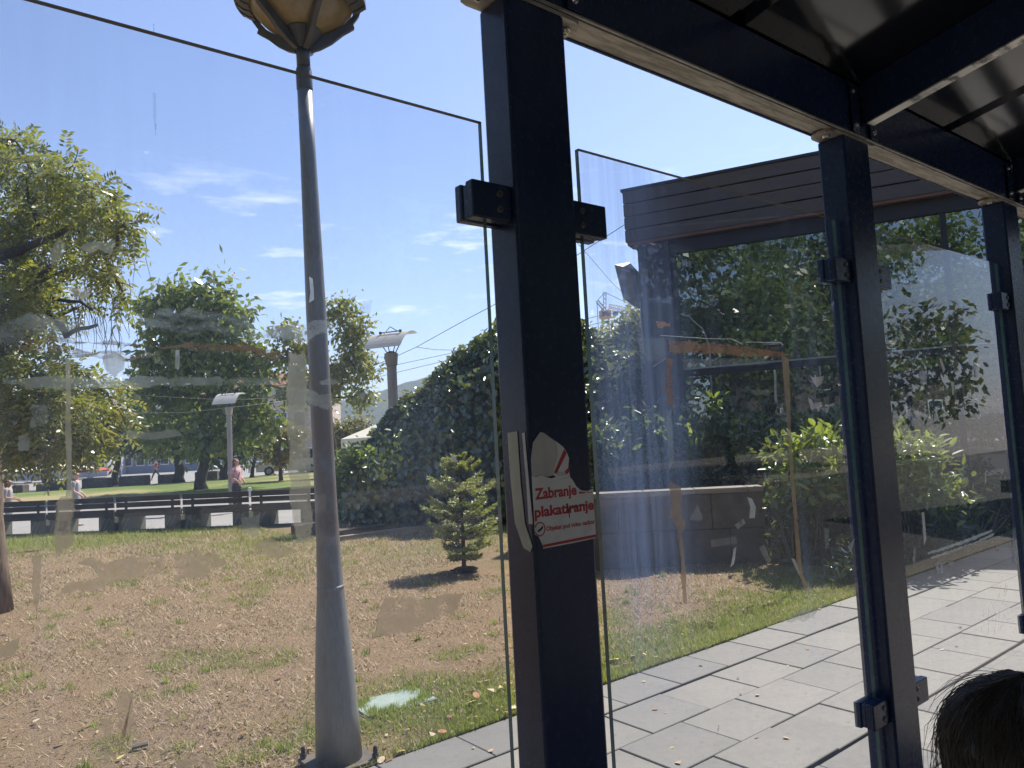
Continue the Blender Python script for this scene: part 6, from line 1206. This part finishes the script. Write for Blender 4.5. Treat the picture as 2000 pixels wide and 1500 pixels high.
# low shops behind the stalls and houses glimpsed through the crowns
def house(name, q0, q1, h, dep, wall, label, floors, cols, roof=None, rh=1.2):
    a, b = Vector((q0[0], q0[1], -.2)), Vector((q1[0], q1[1], -.2)); d = b - a; L_ = d.length; d /= L_; n = Vector((-d.y, d.x, 0)); n = n if n.y > 0 else -n
    t = thing(name, tuple((a + b) / 2), label, 'building'); c = (a + b) / 2 + n * dep / 2; MB().obox((c.x, c.y, h / 2 - .2), d * L_ / 2, n * dep / 2, (0, 0, h / 2)).build('wall', wall, t)
    for j in range(floors):
        for k in range(cols):
            w = L_ / cols; p = a + d * (w * (k + .5)) - n * .03; zc = (h / floors) * (j + .55); f = MB().obox((p.x, p.y, zc), d * w * .33, n * .04, (0, 0, h / floors * .3)).build('window', 'white_paint', t); p2_ = p - n * .045; MB().obox((p2_.x, p2_.y, zc), d * w * .29, n * .012, (0, 0, h / floors * .265)).build('pane', 'window_dark', f)
    if roof:
        e = .5; A1, B1 = a - d * e - n * e, b + d * e - n * e; mid = n * (dep / 2 + e); r = MB(); z0 = Vector((0, 0, h - .2)); up = Vector((0, 0, rh)); r.prism([A1 + z0, A1 + mid * 2 + z0, A1 + mid + z0 + up], d * (L_ + 2 * e)); rf_ = r.build('roof', roof, t); MB().obox(a + d * L_ * .3 + n * dep * .4 + Vector((0, 0, h + rh * .8)), d * .4, n * .4, (0, 0, .8)).build('chimney', wall, rf_)
    return t
house('shop_row', (1.016, 107.287, 0.873), (17.134, 94.359, 0.632), 2.9, 6, 'shop_wall', 'long low row of shops behind the far stalls at the left', 1, 14)
house('shop_row', (18.184, 98.665, 0.567), (28.268, 90.555, 0.658), 2.7, 6, 'shop_blue', 'low blue fronted shop row behind the trees in the middle', 1, 9)
house('town_house', (38.546, 123.469, 0.461), (51.976, 112.649, 0.769), 12.5, 10, 'shop_wall_warm', 'warm plastered house with a clay roof behind the park trees', 3, 6, 'tile_roof', 2.4)
house('town_house', (29.287, 143.782, 0.327), (39.68, 135.415, 0.503), 12, 10, 'white_canvas', 'whitish house showing through the tree crowns at the left', 3, 5, 'tile_roof', 2.0)
house('town_house', (47.645, 103.262, 0.843), (52.335, 99.489, 0.897), 5.2, 8, 'shop_wall', 'grey low house right of the near lamp pole, behind the yellow tree', 1, 3)
house('town_house', (23.607, 24.806, 1.142), (25.782, 23.072, 0.994), 3.4, 6, 'soffit', 'dark brown shed between the vine mound and the pavilion', 1, 3)

# ------------------------------------------------------------------ crane and wires
cr = thing('tower_crane', (137.385, 134.145, -0.268), 'distant yellow tower crane with a short jib above the trees', 'crane'); D0 = 190
def lattice(mb, a, b, w, n, r):
    a, b = Vector(a), Vector(b); d = (b - a).normalized(); u = d.orthogonal().normalized() * w; v = d.cross(u.normalized()) * w; cs = [u + v, u - v, -u - v, -u + v]
    for c in cs: mb.tube([a + c, b + c], r, 4)
    for k in range(n):
        p, q = a.lerp(b, k / n), a.lerp(b, (k + 1) / n)
        for i in range(4): mb.tube([p + cs[i], q + cs[(i + 1) % 4]], r * .7, 3)
CP = {'foot': (137.564, 133.291, 7.47), 'mid': (137.303, 131.779, 26.219), 'top': (136.98, 131.444, 32.7), 'apex': (136.966, 131.052, 37.093), 'jib0': (137.687, 130.821, 33.297), 'jib1': (147.471, 120.747, 29.387), 'cj': (136.166, 133.156, 35.175), 'cab': (137.085, 131.479, 31.401), 'hook': (139.107, 129.76, 32.426), 'hk2': (139.109, 129.829, 31.65), 'w0': (136.167, 133.179, 34.915), 'w1': (136.717, 133.934, 21.892)}
m = MB(); ft = Vector((CP['foot'][0], CP['foot'][1], -.2)); lattice(m, ft, CP['mid'], .85, 14, .14); m.build('lower_mast', 'crane_grey', cr)
m = MB(); lattice(m, CP['mid'], CP['top'], .85, 5, .16); m.build('upper_mast', 'crane_yellow', cr)
m = MB(); lattice(m, CP['jib0'], CP['jib1'], .55, 14, .09); m.build('jib', 'crane_yellow', cr)
m = MB(); lattice(m, CP['top'], CP['cj'], .35, 4, .08); m.build('counter_jib', 'crane_grey', cr)
m = MB(); lattice(m, CP['top'], CP['apex'], .35, 4, .08); m.build('apex_frame', 'crane_grey', cr)
c = Vector(CP['cab']); MB().obox(c, (1.1, 0, 0), (0, 1.1, 0), (0, 0, 1.0)).build('cab', 'crane_yellow', cr); MB().obox(c + Vector((-.5, -.6, .1)), (.7, 0, 0), (0, .7, 0), (0, 0, .5)).build('cab_window', 'window_dark', cr)
m = MB(); j1 = Vector(CP['jib0']).lerp(Vector(CP['jib1']), .85); m.tube([CP['apex'], j1], .07, 4); m.tube([CP['apex'], CP['cj']], .07, 4); m.tube([CP['w0'], CP['w1']], .08, 4); m.build('tie_cables', 'wire', cr)
m = MB(); m.tube([CP['hook'], CP['hk2']], .05, 4); m.obox(Vector(CP['hk2']), (.5, 0, 0), (0, .5, 0), (0, 0, .5)); m.build('hook_block', 'crane_grey', cr)
for lab, pts, r in (
 ('thin overhead wire climbing from the plaza lamp to the pavilion corner', [(10.401, 19.731, 3.897), (9.988, 17.488, 3.929), (9.974, 16.2, 4.066), (10.061, 14.167, 4.434), (9.951, 12.958, 4.557), (10.487, 11.317, 5.131), (11.142, 9.828, 5.82)], .0075),
 ('overhead wire crossing behind the plaza lamp, upper of the level pair', [(24.691, 56.831, 7.05), (26.735, 48.742, 7.218), (28.033, 41.245, 7.477), (31.348, 30.774, 8.477), (32.943, 26.899, 8.703)], .016),
 ('overhead wire crossing behind the plaza lamp, lower of the level pair', [(24.694, 56.926, 5.989), (26.591, 48.916, 6.592), (27.502, 41.722, 6.936), (31.349, 30.811, 8.058), (32.944, 26.934, 8.304)], .016),
 ('thin wire slanting down through the gap beside the broad post', [(13.656, 14.257, 7.01), (14.084, 13.972, 6.369), (13.878, 12.943, 5.376), (13.735, 11.854, 4.479)], .007),
 ('short branch wire leaving the climbing wire above the vines', [(9.974, 16.2, 4.066), (10.893, 16.744, 4.098), (11.919, 17.199, 4.173), (13.742, 17.026, 4.118)], .007),
 ('pair of pale wires strung across the dark trees by the plaza lamp', [(7.743, 37.317, 3.702), (9.079, 33.694, 3.46), (9.79, 30.552, 3.443), (11.807, 31.483, 3.665), (14.817, 34.168, 4.107)], .010),
 ('second pale wire just above the pair across the dark trees', [(7.65, 37.315, 4.541), (9.008, 34.968, 4.213), (10.1, 32.828, 3.956), (11.472, 33.012, 3.956), (15.64, 36.057, 4.346)], .009)):
    tag(MB().tube(pts, r, 5).build('overhead_wire', 'capstone' if 'pale' in lab else 'wire'), lab, 'wire')

# ------------------------------------------------------------------ fallen leaves
def curl_leaf(seed, kind):
    rg = random.Random(seed); n = 9; pts = []
    for k in range(n):
        a = 2 * math.pi * k / n; r = (.5 + .28 * math.cos(a)) * (1 if kind else (1 if k % 2 else .55)); pts.append((math.cos(a) * r + .1, math.sin(a) * r * .62))
    V = [(0, 0, .10)]; F = []
    for x, y in pts: V.append((x, y, .06 + .42 * y * y + .16 * x * x + rg.uniform(-.03, .05)))
    for k in range(n): F.append((0, 1 + k, 1 + (k + 1) % n))
    V += [(.78, 0, .12), (1.15, .03, .22), (1.15, -.01, .22)]; b = len(V); F.append((b - 3, b - 2, b - 1)); return V, F
lmats = []
for k, c in enumerate([(.32, .15, .065), (.44, .30, .18), (.50, .40, .12), (.22, .10, .05), (.52, .40, .28)]): lmats.append(simple('fallen leaf %d' % k, c, .8, .3, 40))
lmesh = []
for k in range(10):
    V, F = curl_leaf(k, k % 2); me = bpy.data.meshes.new('fallen_leaf'); me.from_pydata(V, [], F); me.materials.append(lmats[k % 5]); lmesh.append(me)
LP = [(3.033, 4.269, 0.09), (3.083, 4.261, 0.06), (2.992, 4.027, 0.11), (3.069, 4.045, 0.1), (2.934, 4.006, 0.09), (2.776, 3.985, 0.11), (2.735, 3.874, 0.08), (2.669, 3.933, 0.1), (2.775, 4.124, 0.07), (2.826, 3.676, 0.08), (2.749, 3.662, 0.07), (2.387, 3.331, 0.05), (2.348, 3.429, 0.05), (2.471, 3.819, 0.06), (2.262, 3.685, 0.08), (2.332, 3.663, 0.07), (2.229, 3.877, 0.08), (2.062, 3.65, 0.07), (1.974, 3.632, 0.08), (1.901, 3.636, 0.08), (1.707, 4.095, 0.07), (2.244, 7.389, 0.07), (2.211, 6.289, 0.05), (2.083, 5.513, 0.06), (0.631, 5.741, 0.09), (0.683, 6.076, 0.06), (0.661, 5.224, 0.09), (0.911, 4.718, 0.06), (0.815, 5.369, 0.08), (1.222, 6.742, 0.06), (2.997, 7.401, 0.05), (2.812, 5.744, 0.06), (3.348, 5.654, 0.05), (3.373, 5.311, 0.06), (1.689, 5.341, 0.08), (1.508, 4.582, 0.07), (1.262, 4.528, 0.07), (3.945, 3.867, 0.12), (3.891, 3.768, 0.09), (4.062, 3.842, 0.1), (4.591, 4.165, 0.09), (4.544, 4.199, 0.06), (4.155, 3.793, 0.07), (4.987, 3.692, 0.07), (5.174, 4.362, 0.05), (3.427, 3.102, 0.05), (3.436, 3.02, 0.03), (3.785, 3.477, 0.035), (3.989, 2.889, 0.04), (4.046, 2.8, 0.05), (3.496, 2.44, 0.06), (3.587, 2.316, 0.04), (3.091, 2.673, 0.04), (4.227, 3.06, 0.03), (4.668, 2.97, 0.04), (5.098, 3.067, 0.04), (6.515, 3.583, 0.05), (6.235, 3.622, 0.05), (6.344, 2.524, 0.06), (5.682, 2.382, 0.05), (5.812, 2.348, 0.05), (2.958, 2.548, 0.05), (3.853, 1.628, 0.05), (4.287, 3.404, 0.04), (6.997, 5.908, 0.08), (7.096, 4.803, 0.07), (6.986, 4.49, 0.06)]
rg = random.Random(21)
for k, (x, y, s) in enumerate(LP):
    o = bpy.data.objects.new('fallen_leaf', lmesh[k % 10]); COL.objects.link(o); s *= rg.uniform(.6, .85)
    z = .004 if y < KERB else float(lz(np.array([x]), np.array([y]))[0]) + .018
    o.location = (x, y, z); o.rotation_euler = (rg.uniform(-.3, .3), rg.uniform(-.3, .3), rg.uniform(0, 6.28)); o.scale = (s, s, s * rg.uniform(.5, 1.2))
    if y < KERB: tag(o, 'small dry fallen leaf lying on the grey paving slabs', 'leaf', 'dry leaves on the paving')
    else: tag(o, 'dry curled fallen leaf lying on the lawn', 'leaf', 'dry leaves on the lawn')
tag(MB().tube([(0.978, 4.816, 0.02), (1.056, 4.781, 0.03)], .014, 6).build('stick', 'capstone'), 'pale short stick lying on the dry lawn at lower left', 'stick')
tag(MB().obox(Vector((1.479, 16.776, 0.02)), (.42, -.12, 0), (.02, .09, 0), (0, 0, .02)).build('board', 'soffit', None, False, .005), 'brown board lying on the ground by the near tree trunk', 'board')

# ------------------------------------------------------------------ grass
rg = np.random.default_rng(123)
def scatter(n, x0, x1, y0, y1, power=1.6):
    """more blades close to the paving, fewer far away"""
    y = y0 + (y1 - y0) * rg.random(n) ** power; x = x0 + (x1 - x0) * rg.random(n); return x, y
def ok(x, y):
    t = (x - BA.x) * BN.x + (y - BA.y) * BN.y; m = t < -.02
    wn = (x - wa.x) * WN.x + (y - wa.y) * WN.y; m &= ~((wn > -.02) & (x > 5.3)) | (y > 8.6); m &= ~((y > 12.42) & (x > 5.85))
    m &= ~((abs(x - 1.772) < .16) & (abs(y - 3.832) < .16)); m &= ~((abs((x - 2.40)) < .19) & (abs(y - 4.37 + .07 * (x - 2.4)) < .12)); return m
def blades(name, x, y, h, w, lean_, mat, label, flat=False, zoff=0.):
    n = len(x); z = lz(x, y) * sstep(0, .35, y - KERB) - .006 + zoff; a = rg.random(n) * 2 * np.pi; s = np.stack([np.cos(a), np.sin(a), np.zeros(n)], 1); f = np.stack([-np.sin(a), np.cos(a), np.zeros(n)], 1)
    P = np.stack([x, y, z], 1); tip = P + f * (h * lean_)[:, None] + np.array([0, 0, 1.]) * (h * np.sqrt(np.clip(1 - lean_ ** 2, .01, 1)))[:, None]
    V = np.stack([P - s * w[:, None] / 2, P + s * w[:, None] / 2, tip], 1).reshape(-1, 3); F = np.arange(3 * n).reshape(-1, 3); o = npmesh(name, V, F, mat); return tag(o, label, 'grass', None, 'stuff')
# dry straw lying on the soil
x, y = scatter(230000, -6.5, 8.6, KERB + .02, 17, 1.45); k = ok(x, y) & (rg.random(len(x)) < .22 + .78 * sstep(.32, .66, .55 * vnoise(x, y, .38, 12) + .45 * vnoise(x, y, 1.1, 14))); x, y = x[k], y[k]; sc_ = 1 + np.clip(y - 5, 0, 12) * .06
blades('dry_grass', x, y, rg.uniform(.025, .075, len(x)) * sc_, rg.uniform(.004, .010, len(x)) * sc_, rg.uniform(.70, .995, len(x)), 'straw', 'dry straw coloured grass lying over the parched lawn', True)
# green blades where the lawn is alive
x, y = scatter(420000, -6.5, 8.6, KERB + .012, 21, 1.9); g_ = green(x, y); k = ok(x, y) & (rg.random(len(x)) < g_ * 1.25); x, y = x[k], y[k]; sc_ = 1 + np.clip(y - 4.5, 0, 12) * .07
blades('green_grass', x, y, rg.uniform(.02, .065, len(x)) * sc_, rg.uniform(.004, .0085, len(x)) * sc_, rg.uniform(.1, .85, len(x)), 'blade', 'fresh green grass along the paving and in patches')
# tufts of weeds
tx, ty = scatter(300, -6, 8.2, KERB + .3, 13, 1.5); tr_ = rg.uniform(.03, .11, 300); idx = np.repeat(np.arange(300), 42); x = tx[idx] + rg.normal(size=len(idx)) * tr_[idx] * .5; y = np.maximum(ty[idx] + rg.normal(size=len(idx)) * tr_[idx] * .5, KERB + .02); k = ok(x, y); x, y = x[k], y[k]
blades('weed_tufts', x, y, rg.uniform(.03, .085, len(x)), rg.uniform(.005, .011, len(x)), rg.uniform(.3, .95, len(x)), 'blade', 'scattered low weed tufts on the dry lawn')
# grass creeping over the rim of the green cover
a_ = rg.random(2600) * 2 * np.pi; rr_ = rg.uniform(.80, 1.12, 2600) - .30 * (vnoise(np.cos(a_) * 3 + 9, np.sin(a_) * 3 + 9, .6, 33) - .3).clip(0); x = 2.40 + np.sign(np.cos(a_)) * np.abs(np.cos(a_)) ** .5 * .235 * rr_; y = 4.37 + np.sign(np.sin(a_)) * np.abs(np.sin(a_)) ** .5 * .16 * rr_
blades('rim_grass', x, y, rg.uniform(.025, .06, len(x)), rg.uniform(.004, .008, len(x)), rg.uniform(.2, .9, len(x)), 'blade', 'grass creeping over the rim of the green cover')
# moss and grass in the wide paving joint
x = rg.uniform(2.2, 3.42, 900); y = 3.262 + rg.normal(size=900) * .006; x2 = rg.uniform(2.1, 2.98, 700); y2 = 2.875 + rg.normal(size=700) * .006
x = np.concatenate([x, x2]); y = np.concatenate([y, y2]); blades('joint_grass', x, y, rg.uniform(.015, .035, len(x)), rg.uniform(.003, .006, len(x)), rg.uniform(.2, .9, len(x)), 'blade', 'grass growing in the open joints of the paving', zoff=-.02)
# small litter of leaf bits
x, y = scatter(9000, -6.5, 8.4, KERB + .03, 15, 1.5); k = ok(x, y); x, y = x[k], y[k]; n = len(x); P = np.stack([x, y, lz(x, y) + .008], 1); D = nrm(np.stack([rg.normal(size=n), rg.normal(size=n), rg.normal(size=n) * .2], 1)); N = nrm(np.stack([rg.normal(size=n) * .4, rg.normal(size=n) * .4, np.ones(n)], 1))
V, F = leaf_faces(P, D, N, rg.uniform(.012, .042, n), rg.uniform(.008, .022, n)); tag(npmesh('leaf_litter', V, F, 'litter'), 'small dry leaf bits scattered over the lawn', 'litter', None, 'stuff')
# fallen leaves in the shaded bed, catching the light
n = 420; x = rg.uniform(6.1, 12.2, n); y = rg.uniform(12.6, 14.3, n); P = np.stack([x, y, np.full(n, .17)], 1); D = nrm(rg.normal(size=P.shape) + np.array([0, 0, .5])); V, F = leaf_faces(P, D, nrm(rg.normal(size=P.shape) + np.array([0, 0, .6])), rg.uniform(.05, .13, n), rg.uniform(.03, .08, n)); tag(npmesh('bed_litter', V, F, 'litter'), 'pale dead leaves on the shaded planting bed', 'litter', None, 'stuff')
# far grass fringe on the lawn beyond the path
# ------------------------------------------------------------------ turn the grown bodies into plain meshes
bpy.context.view_layer.update(); dg = bpy.context.evaluated_depsgraph_get(); NEW = []
for o in PEND: NEW.append(bpy.data.meshes.new_from_object(o.evaluated_get(dg)))
for o, me in zip(PEND, NEW): o.modifiers.clear(); o.data = me
fp.rotation_euler[2] = ORG_fp if False else 0
